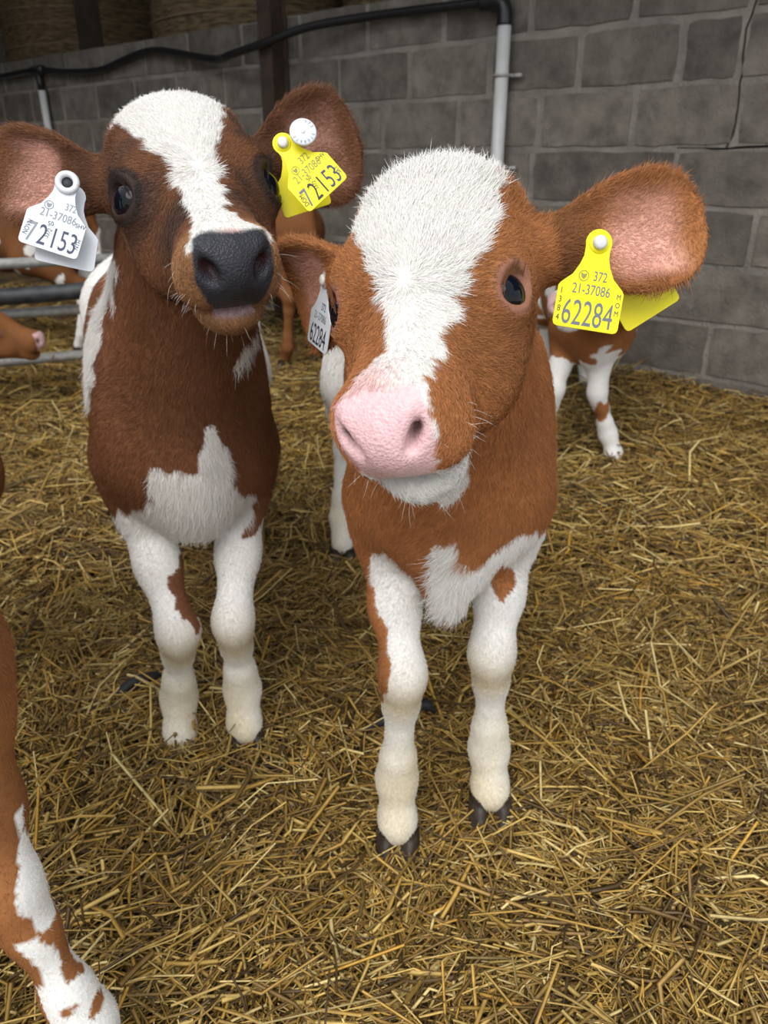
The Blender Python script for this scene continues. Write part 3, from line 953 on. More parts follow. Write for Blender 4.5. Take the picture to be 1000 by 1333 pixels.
def build_wall():
    T0, T1, Z0, Z1 = -2.6, 7.0, -0.12, 1.677
    R = Matrix.Rotation(WANG, 3, 'Z')
    c = wall_pt((T0 + T1) / 2, (Z0 + Z1) / 2, -0.105)
    # outline with a jagged settlement crack opening down from the top, turning along a bed joint
    rk = random.Random(4)
    zs = [1.66 - 0.044 * k for k in range(16)]
    left = [(-0.146 + rk.uniform(-0.012, 0.012), z) for z in zs]
    ztop = Z1 - 0.012
    poly = [(T0, Z0), (T1, Z0), (T1, ztop), (left[0][0] + 0.005, ztop)]
    poly += [(t + 0.0045, z) for t, z in left]
    bed = [(0.06 - 0.05 * k, 1.000 + rk.uniform(-0.006, 0.006)) for k in range(14)]
    poly += [(0.06, 1.004)] + [(t, z - 0.005) for t, z in bed] + [(t, z + 0.004) for t, z in bed[::-1] if t < -0.16]
    poly += [(t - 0.0045, z) for t, z in left[::-1]] + [(left[0][0] - 0.005, ztop), (T0, ztop)]
    n = len(poly)
    mw = MB()
    mw.add([wall_pt(t, z, -0.001) for t, z in poly] + [wall_pt(t, z, -0.20) for t, z in poly],
           [tuple(range(n)), tuple(range(2 * n - 1, n - 1, -1))] + [(k, k + n, (k + 1) % n + n, (k + 1) % n) for k in range(n)])
    wall = mw.build('wall_back', M_MORTAR)
    tag(wall, 'long grey concrete block wall with smeared mortar joints', kind='structure')
    def course(known, pitch):
        t = sorted(known)
        while t[0] > T0: t.insert(0, t[0] - pitch)
        while t[-1] < T1: t.append(t[-1] + pitch)
        t[0] = T0; t[-1] = T1
        return t
    courses = [
        (course([-0.45, 0.02], 0.455), -0.123), (course([-0.20, 0.26], 0.455), 0.102), (course([-0.62, 0.06, 0.52], 0.455), 0.327),
        (course([-0.30, 0.30, 0.75], 0.455), 0.552), (course([-0.55, 0.053, 0.72, 1.12], 0.460), 0.777), (course([-0.16, 0.257, 0.702, 1.15], 0.470), 1.002),
        (course([-0.136, 0.096, 0.527, 0.98], 0.475), 1.227), (course([-0.149, 0.308, 0.777, 1.25, 1.73, 2.21, 2.70, 3.20, 3.67, 4.17, 4.67], 0.48), 1.452)]
    rng = random.Random(5)
    for js, z in courses:
        for a, b in zip(js[:-1], js[1:]):
            if b < -1.6 or a > 6.6 or b - a < 0.08: continue
            L = b - a - rng.uniform(0.018, 0.040); Hh = 0.225 - rng.uniform(0.016, 0.032)
            near = max(0.3, 1.2 - 0.2 * abs((a + b) / 2))
            # worn block: irregular outline, chamfered face
            out = []
            nseg = 5
            def edge(p, q):
                for k in range(nseg):
                    f = k / nseg
                    x = p[0] + (q[0] - p[0]) * f; y = p[1] + (q[1] - p[1]) * f
                    if k == 0:
                        x *= 1 - rng.uniform(0.0, 0.02) * near; y *= 1 - rng.uniform(0.0, 0.05) * near
                    else:
                        x += rng.uniform(-0.004, 0.004) * near; y += rng.uniform(-0.004, 0.004) * near
                    out.append((x, y))
            cs = [(-L / 2, -Hh / 2), (L / 2, -Hh / 2), (L / 2, Hh / 2), (-L / 2, Hh / 2)]
            for k in range(4): edge(cs[k], cs[(k + 1) % 4])
            n = len(out)
            proud = rng.uniform(0.002, 0.007)
            vs = [(x, 0.06, y) for x, y in out] + [(x, -proud + 0.004, y) for x, y in out] + [(x * 0.990, -proud, y * 0.978) for x, y in out]
            fs = [(k, (k + 1) % n, (k + 1) % n + n, k + n) for k in range(n)] + [(k + n, (k + 1) % n + n, (k + 1) % n + 2 * n, k + 2 * n) for k in range(n)]
            fs.append(tuple(range(2 * n, 3 * n)))
            me = bpy.data.meshes.new('block'); me.from_pydata(vs, [], fs); me.update()
            me.materials.append(M_BLOCK)
            o = bpy.data.objects.new('block', me); COL.objects.link(o)
            o.parent = wall
            o.location = wall_pt((a + b) / 2, z + 0.1125 + rng.uniform(-0.002, 0.002), 0)
            # local +x runs along the wall, local -y looks into the yard
            o.rotation_euler = (rng.uniform(-0.006, 0.006), rng.uniform(-0.008, 0.008), WANG if math.sin(WANG) * 0 == 0 and (WN[0] * math.sin(WANG) - WN[1] * math.cos(WANG)) > 0 else WANG + math.pi)
    return wall
WALL = build_wall()

def structure(o, label):
    return tag(o, label, kind='structure')

# raised store behind the wall, rear boarding, left cladding and unseen roofing lowered to darken the wall
R_W = Matrix.Rotation(WANG, 3, 'Z')
structure(MB().box(wall_pt(2.2, 1.20, -2.06), (9.6, 3.6, 0.10), R_W).build('floor_store', M_WOOD), 'dark raised floor of the bale store behind the wall')
wb = structure(MB().box(wall_pt(2.2, 2.2, -3.90), (18.0, 0.05, 4.6), R_W).build('wall_store', M_WOOD), 'dark timber back wall of the bale store')
shade_roof = MB()
shade_roof.box(wall_pt(2.6, 3.1, -1.2), (15.0, 6.4, 0.06), R_W)
structure(shade_roof.build('shade_roof', M_SHEET), 'unseen sheet roofing lowered over the bale store and block wall to shade them')
structure(MB().box((-4.75, 6.5, 1.9), (0.08, 14.0, 4.0)).build('wall_left', M_WOOD), 'boarded side wall of the shed')

# dark steel stanchion in front of the wall
m = MB()
for (o1, w_, d_) in ((0.020, 0.10, 0.012), (0.075, 0.012, 0.11), (0.130, 0.10, 0.012)):
    m.box(wall_pt(2.35, 1.42, o1), (w_, d_, 3.3), R_W)
structure(m.build('column_steel', M_STEEL), 'rusty dark steel stanchion standing against the block wall')

# timber post between the bales
pt = W0 = wall_pt(4.78, 2.15, -0.30)
structure(MB().box(pt, (0.13, 0.13, 1.8), R_W).build('pillar_timber', M_WOOD), 'dark timber post between the straw bales behind the wall')

# round bales in the store
def bale_mat():
    m, nt, b = new_mat('bale_straw')
    tc = nt.nodes.new('ShaderNodeTexCoord')
    mp = nt.nodes.new('ShaderNodeMapping'); mp.inputs['Scale'].default_value = (6, 6, 46)
    nz = nt.nodes.new('ShaderNodeTexNoise'); nz.inputs['Scale'].default_value = 2.0; nz.inputs['Detail'].default_value = 6
    nt.links.new(tc.outputs['Object'], mp.inputs['Vector']); nt.links.new(mp.outputs['Vector'], nz.inputs['Vector'])
    r = nt.nodes.new('ShaderNodeValToRGB')
    r.color_ramp.elements[0].position = 0.35; r.color_ramp.elements[0].color = (0.085, 0.055, 0.027, 1)
    r.color_ramp.elements[1].position = 0.68; r.color_ramp.elements[1].color = (0.33, 0.225, 0.115, 1)
    nt.links.new(nz.outputs['Fac'], r.inputs['Fac']); nt.links.new(r.outputs['Color'], b.inputs['Base Color'])
    bp = nt.nodes.new('ShaderNodeBump'); bp.inputs['Strength'].default_value = 0.8; bp.inputs['Distance'].default_value = 0.03
    nt.links.new(nz.outputs['Fac'], bp.inputs['Height']); nt.links.new(bp.outputs['Normal'], b.inputs['Normal'])
    b.inputs['Roughness'].default_value = 0.9
    return m
M_BALE = bale_mat()
M_TWINE = mat_plain('net_wrap_twine', (0.30, 0.22, 0.13), 0.7)

def bale(loc, r, h, label, seed):
    rng = random.Random(seed)
    root = empty('round_bale', loc)
    tag(root, label, 'bale', 'round straw bales behind the wall')
    n, mz = 56, 34
    vs = []
    ph = [rng.uniform(0, 6.28) for _ in range(6)]
    for i in range(mz + 1):
        z = h * i / mz
        e = min(i, mz - i) / mz
        shoulder = 1 - 0.10 * max(0, 1 - e / 0.09) ** 2
        ring = 0.012 * math.sin(i * 2 * math.pi / 2.6 + ph[0])
        for k in range(n):
            a = 2 * math.pi * k / n
            rr = r * (shoulder + ring * 0.5 + 0.012 * math.sin(3 * a + ph[1]) + 0.008 * math.sin(7 * a + ph[2] + z * 3) + rng.uniform(-0.006, 0.006))
            vs.append((rr * math.cos(a), rr * math.sin(a), z))
    fs = [(i * n + k, i * n + (k + 1) % n, (i + 1) * n + (k + 1) % n, (i + 1) * n + k) for i in range(mz) for k in range(n)]
    fs += [tuple(range(n))[::-1], tuple(mz * n + k for k in range(n))]
    me = bpy.data.meshes.new('straw_roll'); me.from_pydata(vs, [], fs); me.update()
    link('straw_roll', me, M_BALE, root, True)
    for q in range(9):
        z = h * (0.08 + 0.84 * q / 8) + rng.uniform(-0.02, 0.02)
        m = MB()
        pts = [(r * 1.012 * math.cos(2 * math.pi * k / 40), r * 1.012 * math.sin(2 * math.pi * k / 40), z + 0.012 * math.sin(2 * math.pi * k / 40 * 2 + q)) for k in range(41)]
        m.tube(pts, 0.006, 5, False)
        link('twine_band', m.mesh('twine_band'), M_TWINE, root, True)
    return root
def store(t, back): 
    p = WA + WD * t - WN * back
    return (p[0], p[1], 1.25)
bale(store(3.85, 1.15), 0.78, 1.25, 'round straw bale standing behind the wall between timber post and steel stanchion', 1)
bale(store(6.25, 1.35), 0.90, 1.25, 'round straw bale behind the far end of the wall, beyond the timber post', 2)
bale(store(2.05, 1.15), 0.66, 1.25, 'round straw bale behind the wall past the steel stanchion', 3)

# ------------------------------------------------------------------ water pipes on the wall
def smooth_path(pts, sub=6):
    pts = [np.array(p, float) for p in pts]
    out = []
    for i in range(len(pts) - 1):
        p0 = pts[max(i - 1, 0)]; p1 = pts[i]; p2 = pts[i + 1]; p3 = pts[min(i + 2, len(pts) - 1)]
        for k in range(sub):
            t = k / sub
            out.append(0.5 * ((2 * p1) + (-p0 + p2) * t + (2 * p0 - 5 * p1 + 4 * p2 - p3) * t * t + (-p0 + 3 * p1 - 3 * p2 + p3) * t ** 3))
    out.append(pts[-1])
    return out
pipe = empty('water_pipe', wall_pt(0.89, 0.0, 0.06))
tag(pipe, 'sagging black water pipe along the block wall, dropping into a white plastic sleeve', 'pipe')
run = [wall_pt(t, z, o) for t, z, o in ((0.93, 1.585, 0.06), (1.15, 1.590, 0.06), (1.63, 1.598, 0.06), (2.03, 1.580, 0.12), (2.30, 1.530, 0.17), (2.60, 1.495, 0.17), (2.85, 1.495, 0.10), (3.48, 1.590, 0.05), (3.85, 1.560, 0.05), (4.15, 1.523, 0.05), (4.6, 1.540, 0.05), (5.0, 1.575, 0.05), (5.7, 1.565, 0.05), (6.6, 1.58, 0.05))]
MB().tube(smooth_path(run), 0.021, 12).build('black_hose', M_BLACKP, pipe, True)
elbow = [wall_pt(1.00, 1.585, 0.06), wall_pt(0.93, 1.585, 0.06), wall_pt(0.895, 1.575, 0.06), wall_pt(0.880, 1.545, 0.06), wall_pt(0.878, 1.49, 0.06)]
MB().tube(smooth_path(elbow, 4), 0.033, 14).build('elbow', M_BLACKP, pipe, True)
MB().tube([wall_pt(0.876, 1.505, 0.06), wall_pt(0.876, 0.06, 0.06)], 0.030, 18).build('white_sleeve', M_WHITEP, pipe, True)
for z in (1.30, 0.925):
    m = MB()
    ring = [Vector(wall_pt(0.876, z, 0.06)) + Vector((math.cos(a) * 0.034, math.sin(a) * 0.034, 0)) for a in [2 * math.pi * k / 20 for k in range(21)]]
    m.tube(ring, 0.006, 6, False)
    m.box(wall_pt(0.815, z, 0.030), (0.05, 0.012, 0.014), R_W)
    m.box(wall_pt(0.845, z, 0.035), (0.02, 0.05, 0.012), R_W)
    m.build('bracket', M_GALV, pipe, True)
drop = empty('drop_pipe', wall_pt(5.0, 0.0, 0.05))
tag(drop, 'short white drop pipe hanging from the black hose at the far end of the wall', 'pipe')
MB().tube([wall_pt(4.98, 1.57, 0.05), wall_pt(4.98, 1.42, 0.05)], 0.022, 10).build('black_joint', M_BLACKP, drop, True)
MB().tube([wall_pt(5.06, 1.575, 0.05), wall_pt(4.90, 1.572, 0.05)], 0.030, 10).build('tee_fitting', M_BLACKP, drop, True)
MB().tube([wall_pt(4.975, 1.44, 0.05), wall_pt(4.94, 0.10, 0.05)], 0.027, 12).build('white_sleeve', M_WHITEP, drop, True)

# ------------------------------------------------------------------ tubular gate at the far left
GA = Vector((-1.62, 3.42, 0)); GD = Vector((0.90, 0.43, 0)).normalized()
gate = empty('metal_gate', (-1.62, 3.42, 0))
tag(gate, 'galvanised tubular gate with horizontal rails beside the brown calves', 'gate')
for z in (0.14, 0.345, 0.555, 0.785):
    MB().tube([GA - GD * 1.3 + Vector((0, 0, z)), GA + GD * 0.85 + Vector((0, 0, z))], 0.022, 14).build('rail', M_GALV, gate, True)
for q in (-1.3, 0.85):
    MB().tube([GA + GD * q + Vector((0, 0, -0.02)), GA + GD * q + Vector((0, 0, 0.82))], 0.026, 12).build('upright', M_GALV, gate, True)
bp_ = [GA - GD * 1.2 + Vector((0.02, -0.06, 0.430)), GA - GD * 0.4 + Vector((0.02, -0.06, 0.436)), GA + GD * 0.1 + Vector((0.02, -0.06, 0.428)), GA + GD * 0.75 + Vector((0.02, -0.06, 0.450))]
tag(MB().tube(smooth_path(bp_, 6), 0.036, 14).build('plastic_pipe', M_BLACKD, None, True), 'dusty black plastic pipe strapped along the gate rails', 'pipe')
# SCENE_SETTING_END

# ------------------------------------------------------------------ calf 1: pink nosed calf in front
B1 = body_frame((0.092, 0.925), (0.02, -1.0))
J1 = joints(B1, 1.0, dict(
    cor_l=(0.021, 0.900, 0.012), fet_l=(0.020, 0.915, 0.080), knee_l=(0.026, 0.885, 0.298),
    cor_r=(0.171, 0.945, 0.036), fet_r=(0.168, 0.962, 0.098), knee_r=(0.157, 0.935, 0.300),
    hcor_l=(-0.108, 1.780, 0.048), hfet_l=(-0.108, 1.812, 0.11), hock_l=(-0.098, 1.85, 0.36), stifle_l=(-0.050, 1.67, 0.50)))
H1 = head_frame((0.040, 0.770, 0.965), (-0.001, 0.545, 0.788), (0.86, -0.50, 0.0), 1.06, 1.10)
H1.twist = math.radians(5); H1.mw = 0.90; H1.slit = 0.0052
EARS1 = [dict(side=1, dir=(0.97, 0.16, 0.12), cup=(-0.25, -0.90, 0.30), len=0.158, wid=0.050, dep=0.030, curl=0.3),
         dict(side=-1, dark=0.15, dir=(-0.56, 0.74, -0.22), cup=(-0.70, -0.62, -0.15), len=0.135, wid=0.056, dep=0.030, curl=0.3)]

BLAZE1 = [(-0.050, 0.30), (0.060, 0.30), (0.053, 0.061), (0.056, 0.046), (0.056, -0.002), (0.049, -0.021), (0.04, -0.036), (0.035, -0.056), (0.032, -0.08), (0.028, -0.096), (0.031, -0.127), (0.037, -0.150), (0.040, -0.166), (0.038, -0.178), (0.028, -0.188), (-0.018, -0.2), (-0.034, -0.18), (-0.028, -0.163), (-0.018, -0.14), (-0.006, -0.129), (-0.006, -0.11), (-0.006, -0.091), (-0.013, -0.071), (-0.017, -0.052), (-0.027, -0.034), (-0.036, -0.012), (-0.049, 0.012), (-0.058, 0.037), (-0.051, 0.058), (-0.044, 0.078)]
LEGL1 = [(-0.115, 0.457), (-0.092, 0.475), (-0.062, 0.456), (-0.035, 0.403), (-0.02, 0.30), (-0.02, -0.05), (-0.15, -0.05), (-0.15, 0.121), (-0.093, 0.25), (-0.085, 0.305), (-0.087, 0.338), (-0.087, 0.371), (-0.103, 0.382), (-0.105, 0.418)]
TUFT1 = [(-0.03, 0.525), (-0.01, 0.528), (0.013, 0.494), (0.018, 0.40), (-0.03, 0.40), (-0.035, 0.483)]
LEGR1 = [(0.012, 0.488), (0.04, 0.505), (0.073, 0.52), (0.104, 0.516), (0.16, 0.451), (0.16, -0.05), (0.02, -0.05), (0.02, 0.276), (0.02, 0.353), (0.009, 0.459)]
PATCH1 = [(0.046, 0.464), (0.06, 0.48), (0.087, 0.439), (0.089, 0.407), (0.075, 0.383), (0.064, 0.401)]

def stains(c, v, bl, J, white_legs):
    """yellowed knees and pasterns on the white legs"""
    for k in 'rl':
        kn = J['knee_' + k]
        d = vlen((v - (kn - np.array([0, 0, 0.022]))) * np.array((1, 1, 0.8)))
        c = mixc(c, (0.46, 0.36, 0.19), white_legs * sstep(0.058, 0.020, d) * 0.9)
    low = sstep(0.26, 0.08, v[:, 2]) * (0.62 + 0.25 * vnoise(v, 40, 8))
    return mixc(c, (0.60, 0.50, 0.30), white_legs * np.clip(low, 0, 0.7))

def paint1(v, nrm, H, B, J, ears):
    hl, bl, c, wet, fl, onhead, em = base_paint(v, nrm, H, B, ears, BROWN, PINK)
    x, y, z = H.untw(hl).T
    jx = x + 0.0028 * vnoise(v, 170, 21) + 0.0015 * vnoise(v, 420, 22); jz = z + 0.003 * vnoise(v, 170, 23)
    m = onhead & inside(jx, jz, BLAZE1) & (y > -0.125)
    chin = onhead & (y < -0.070) & (z < -0.128) & (y > -0.14) & (np.abs(x) < 0.036)
    c[m | chin] = WHITE
    c = mixc(c, BROWN * 1.5, (onhead & ~m & ~chin) * sstep(0.06, 0.02, np.abs(x)) * 0.25)
    # rosy skin shows through above the nose
    c = mixc(c, (0.70, 0.42, 0.40), (m * sstep(-0.118, -0.150, z) * sstep(0.035, 0.005, np.abs(x + 0.010)) * 0.75 * (y > -0.05)))
    fl = np.where(m & (z > -0.06), np.where(z > 0.05, 0.019, 0.012), fl)
    fl = np.where(m & (z < -0.10), 0.006, fl)
    fl = np.where(chin, 0.009, fl)
    a, b, u = bl.T
    jb = b + 0.004 * vnoise(v, 120, 31); ju = u + 0.006 * vnoise(v, 120, 33)
    fr = (a > -0.17) & ~onhead
    w = fr & (inside(jb, ju, LEGL1) | inside(jb, ju, LEGR1) | inside(jb, ju, TUFT1)) & ~(inside(jb, ju, PATCH1) & (a > -0.06))
    hind = (a < -0.60) & ((u < 0.60) & (b < 0) | (u < 0.40))
    w = w | hind
    w = w | ((a > -0.02) & inside(jb, ju, [(-0.035, 0.66), (0.0, 0.66), (-0.005, 0.61), (-0.027, 0.585), (-0.04, 0.62)]) & ~onhead)
    c[w] = WHITE
    c = stains(c, v, bl, J, w.astype(float))
    fl = np.where(inside(b, u, TUFT1) & (a > -0.1), 0.024, fl)
    c, wet, fl = finish_face(c, wet, fl, hl, v, H, PINK, PINK, (0.26, 0.12, 0.08))
    return c, wet, fl

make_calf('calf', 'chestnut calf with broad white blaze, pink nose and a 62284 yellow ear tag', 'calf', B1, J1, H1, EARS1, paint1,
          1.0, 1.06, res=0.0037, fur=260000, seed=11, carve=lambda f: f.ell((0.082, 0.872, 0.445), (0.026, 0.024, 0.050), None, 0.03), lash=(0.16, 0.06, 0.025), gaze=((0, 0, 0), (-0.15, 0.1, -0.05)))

# ------------------------------------------------------------------ calf 2: dark nosed calf with raised head
B2 = body_frame((-0.300, 1.10), (0.26, -0.966))
J2 = joints(B2, 1.0, dict(
    cor_l=(-0.362, 1.080, 0.030), fet_l=(-0.362, 1.100, 0.092), knee_l=(-0.332, 1.045, 0.265),
    cor_r=(-0.248, 1.085, 0.048), fet_r=(-0.250, 1.105, 0.105), knee_r=(-0.246, 1.065, 0.270)))
H2 = head_frame((-0.249, 0.999, 1.034), (-0.151, 0.788, 0.881), (0.94, 0.38, 0.10), 1.03, 1.12)
H2.twist = math.radians(-2); H2.eye = 1.25; H2.mw = 0.95; H2.slit = 0.0080
EARS2 = [dict(side=1, dir=(0.85, 0.25, 0.26), cup=(-0.20, -0.95, -0.05), len=0.136, wid=0.062, dep=0.028, curl=0.3),
         dict(side=-1, dir=(-0.97, 0.18, 0.08), cup=(0.15, -0.95, 0.1), len=0.150, wid=0.052, dep=0.028, curl=0.3)]

BLAZE2 = [(-0.060, 0.067), (-0.060, 0.30), (0.055, 0.30), (0.050, 0.067), (0.042, 0.034), (0.021, -0.021), (0.012, -0.076), (0.008, -0.116), (0.012, -0.142), (0.034, -0.154), (0.036, -0.166), (0.023, -0.171), (-0.001, -0.174), (-0.022, -0.169), (-0.036, -0.170), (-0.037, -0.160), (-0.025, -0.14), (-0.021, -0.102), (-0.024, -0.066), (-0.024, -0.041), (-0.033, -0.011), (-0.045, 0.023)]
CHEST2 = [(-0.14, 0.435), (-0.084, 0.468), (-0.053, 0.498), (-0.055, 0.538), (-0.046, 0.561), (-0.022, 0.55), (0.007, 0.544), (0.016, 0.58), (0.03, 0.613), (0.042, 0.608), (0.057, 0.576), (0.063, 0.51), (0.087, 0.486), (0.097, 0.455), (0.073, 0.409), (0.096, 0.393), (0.14, 0.425), (0.14, -0.05), (-0.14, -0.05)]
PATCH2 = [(-0.047, 0.362), (-0.025, 0.385), (-0.005, 0.283), (-0.018, 0.275), (-0.031, 0.300), (-0.048, 0.308)]
NECK2 = [(0.116, 0.729), (0.105, 0.708), (0.074, 0.685), (0.067, 0.698), (0.091, 0.724)]
BAND2 = [(-0.055, 0.834), (-0.067, 0.796), (-0.093, 0.738), (-0.108, 0.696), (-0.13, 0.62), (-0.145, 0.66), (-0.13, 0.75), (-0.10, 0.86)]

def paint2(v, nrm, H, B, J, ears):
    hl, bl, c, wet, fl, onhead, em = base_paint(v, nrm, H, B, ears, BROWN_D, SLATE)
    x, y, z = H.untw(hl).T
    jx = x + 0.0028 * vnoise(v, 170, 21) + 0.0015 * vnoise(v, 420, 22); jz = z + 0.003 * vnoise(v, 170, 23)
    # slate hair round the eyes and down the cheeks
    dk = np.zeros(len(v))
    for sd in (-1, 1):
        for (px_, pz_, r) in ((0.062, 0.008, 0.030), (0.050, -0.055, 0.034), (0.032, -0.095, 0.030), (0.062, 0.045, 0.022)):
            dk = np.maximum(dk, sstep(r, r * 0.3, np.sqrt((x - sd * px_) ** 2 + (z - pz_) ** 2)))
    dk = np.clip(dk * (0.75 + 0.55 * vnoise(v, 55, 41)), 0, 1) * onhead * (em < 0.3)
    c = mixc(c, (0.040, 0.026, 0.022), dk * 0.75)
    m = onhead & inside(jx, jz, BLAZE2) & (y > -0.125) & ((z > -0.150) | (y > -0.034))
    c[m] = WHITE
    # fawn lips and chin
    lips = onhead * sstep(-0.128, -0.150, z) * (~m)
    c = mixc(c, (0.36, 0.185, 0.085), lips * 0.85)
    c = mixc(c, (0.70, 0.40, 0.38), m * sstep(-0.150, -0.166, z) * sstep(0.016, 0.004, np.abs(x - 0.002)))
    fl = np.where(m & (z > -0.06), 0.010, fl)
    fl = np.where((z < -0.11) & onhead, 0.005, fl)
    a, b, u = bl.T
    jb = b + 0.004 * vnoise(v, 120, 31); ju = u + 0.008 * vnoise(v, 120, 33)
    ja = a + 0.02 * vnoise(v, 40, 35)
    fr = (a > -0.20) & ~onhead
    w = fr & (inside(jb, ju, CHEST2) | inside(jb, ju, NECK2) & (a > -0.05) | inside(jb, ju, BAND2)) & ~(inside(jb, ju, PATCH2) & (a > -0.1))
    w = w | ((ja < -0.25) & (ja > -0.42) & (u > 0.45)) | (ja < -0.715) | ((a < -0.3) & (u < 0.45))
    w = w | ((b > 0.04) & (ja < -0.22))
    w = w & ~onhead
    c[w] = WHITE
    c = stains(c, v, bl, J, (w & (u < 0.5)).astype(float))
    fl = np.where(w & (a > -0.15) & (u > 0.42), 0.022, fl)
    c, wet, fl = finish_face(c, wet, fl, hl, v, H, SLATE, SLATE, (0.022, 0.015, 0.014), rim=0.007)
    # pale inside of the lower lip
    lip = (np.abs(x) < 0.019) * (z < -0.172) * sstep(0.005, 0.0025, np.abs(y + 0.0735))
    c = mixc(c, (0.66, 0.48, 0.48), lip)
    return c, wet, fl

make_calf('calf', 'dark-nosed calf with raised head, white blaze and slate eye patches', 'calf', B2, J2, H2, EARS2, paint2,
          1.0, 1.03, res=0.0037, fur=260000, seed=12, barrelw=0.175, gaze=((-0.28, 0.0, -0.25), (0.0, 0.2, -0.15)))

# REST_BEGIN
# ------------------------------------------------------------------ the other calves
def std_head(B, s, poll=(0.20, 0, 0.90), nose=(0.42, 0, 0.74), hs=1.0):
    p = B.w(*(np.array(poll) * s)); n_ = B.w(*(np.array(nose) * s))
    return head_frame(p, n_, B.R[:, 1], hs)

def std_ears(B):
    F, S = B.R[:, 0], B.R[:, 1]
    return [dict(side=sd, dir=S * sd * 0.95 - F * 0.25 + np.array([0, 0, 0.05]), cup=F * 0.8 + S * sd * 0.15 - np.array([0, 0, 0.1]), len=0.145, wid=0.050, dep=0.028) for sd in (1, -1)]

def plain_paint(brown, nose, white_fn=None, lid=(0.10, 0.05, 0.04)):
    def paint(v, nrm, H, B, J, ears):
        hl, bl, c, wet, fl, onhead, em = base_paint(v, nrm, H, B, ears, np.array(brown), nose)
        if white_fn is not None:
            w = white_fn(v, hl, bl, onhead)
            c[w] = WHITE
        return finish_face(c, wet, fl, hl, v, H, nose, nose, lid)
    return paint

# right-hand calf behind, head lowered sideways
B4 = body_frame((0.685, 2.50, 0.02), (-0.13, -0.99))
J4 = joints(B4, 1.0)
for k in J4:
    if not k.startswith(('cor', 'fet', 'hcor', 'hfet', 'hock')): J4[k][2] -= 0.10
J4.update(cor_r=np.array((0.790, 2.49, 0.040)), fet_r=np.array((0.765, 2.50, 0.105)), knee_r=np.array((0.705, 2.475, 0.260)), elbow_r=np.array((0.715, 2.53, 0.390)),
          cor_l=np.array((0.545, 2.50, 0.050)), fet_l=np.array((0.550, 2.51, 0.110)), knee_l=np.array((0.565, 2.48, 0.270)))
H4 = head_frame((0.715, 2.310, 0.735), (0.485, 2.250, 0.600), (0.15, -1.0, 0.0), 1.0)
E4 = [dict(side=1, dir=(0.25, -0.75, -0.20), cup=(-0.6, -0.4, -0.6), len=0.10, wid=0.045, dep=0.028),
      dict(side=-1, dir=(0.45, 0.85, 0.10), cup=(-0.7, 0.2, 0.2), len=0.13, wid=0.045, dep=0.028)]
def white4(v, hl, bl, onhead):
    a, b, u = bl.T
    nz = vnoise(v, 26, 61) + 0.5 * vnoise(v, 60, 62)
    leg = (u < 0.33 + 0.05 * nz) & (a > -0.25)
    spot = vlen((v - np.array((0.725, 2.45, 0.205))) * np.array((1.6, 0.4, 0.8))) < 0.040
    body = (a < -0.2) & (nz > 0.55)
    bib = (a > -0.1) & (nz > 0.75) & (u < 0.45) & ~onhead
    low = onhead & (hl[:, 1] < -0.098 + 0.01 * nz)
    muz = onhead & (hl[:, 2] < -0.13)
    hind = (a < -0.6) & (u < 0.5)
    return ((leg & ~spot) | body | bib | low | muz | hind)
make_calf('calf', 'brown and white calf behind with lowered head and one splayed white foreleg', 'calf', B4, J4, H4, E4,
          plain_paint(BROWN * 0.8, PINK * 0.9, white4), 1.0, 1.0, res=0.0062, fur=50000, seed=14, smooth=1)

# brown calf by the wall, seen from behind
B3 = body_frame((-0.90, 4.42, 0.035), (-0.60, 0.80))
J3 = joints(B3, 0.97)
H3 = std_head(B3, 0.97)
make_calf('calf', 'plain reddish-brown calf standing by the wall, seen from behind', 'calf', B3, J3, H3, std_ears(B3),
          plain_paint(BROWN * 0.50, (0.16, 0.09, 0.08)), 0.97, 1.0, res=0.0085, fur=20000, furlen=1.3, seed=13, smooth=1)

# patched calf behind the gate
B6 = body_frame((-2.48, 4.35, 0.0), (-0.98, 0.12))
J6 = joints(B6, 1.0)
def white6(v, hl, bl, onhead):
    a, b, u = bl.T
    nz = vnoise(v, 15, 71) + 0.6 * vnoise(v, 38, 72)
    return (nz > 0.38) | (u < 0.30)
make_calf('calf', 'red and white patched calf standing behind the gate', 'calf', B6, J6, std_head(B6, 1.0), std_ears(B6),
          plain_paint(BROWN * 0.40, PINK, white6), 1.0, 1.0, res=0.0085, fur=15000, furlen=1.3, seed=16, smooth=1)

# brown calf lying in front of the gate, only its head reaches into view
B5 = body_frame((-1.93, 2.96, -0.300), (0.90, 0.43))
J5 = joints(B5, 0.92)
for k, sd in (('r', 1), ('l', -1)):
    for nm, a_, b_, z_ in (('elbow', -0.05, 0.13, 0.11), ('knee', 0.15, 0.14, 0.065), ('fet', 0.03, 0.17, 0.050), ('cor', -0.02, 0.17, 0.048), ('hip', -0.67, 0.09, 0.26),
                           ('stifle', -0.50, 0.17, 0.16), ('hock', -0.70, 0.19, 0.070), ('hfet', -0.53, 0.22, 0.050), ('hcor', -0.48, 0.22, 0.048)):
        J5[nm + '_' + k] = B5.w(a_, sd * b_, z_ + 0.30)
H5 = head_frame((-1.620, 3.10, 0.445), (-1.375, 3.08, 0.325), (0.06, 1.0, 0.0), 1.0)
E5 = [dict(side=1, dir=(-0.35, 0.90, -0.05), cup=(0.8, 0.3, 0.0), len=0.14, wid=0.048, dep=0.028),
      dict(side=-1, dir=(-0.45, -0.80, -0.25), cup=(0.8, -0.3, 0.0), len=0.14, wid=0.048, dep=0.028)]
make_calf('calf', 'small red-brown calf resting by the gate, pink muzzle pointing sideways', 'calf', B5, J5, H5, E5,
          plain_paint(BROWN * 0.62, PINK * 0.95), 0.92, 1.0, res=0.0075, fur=25000, seed=15, smooth=1, hooves=False)

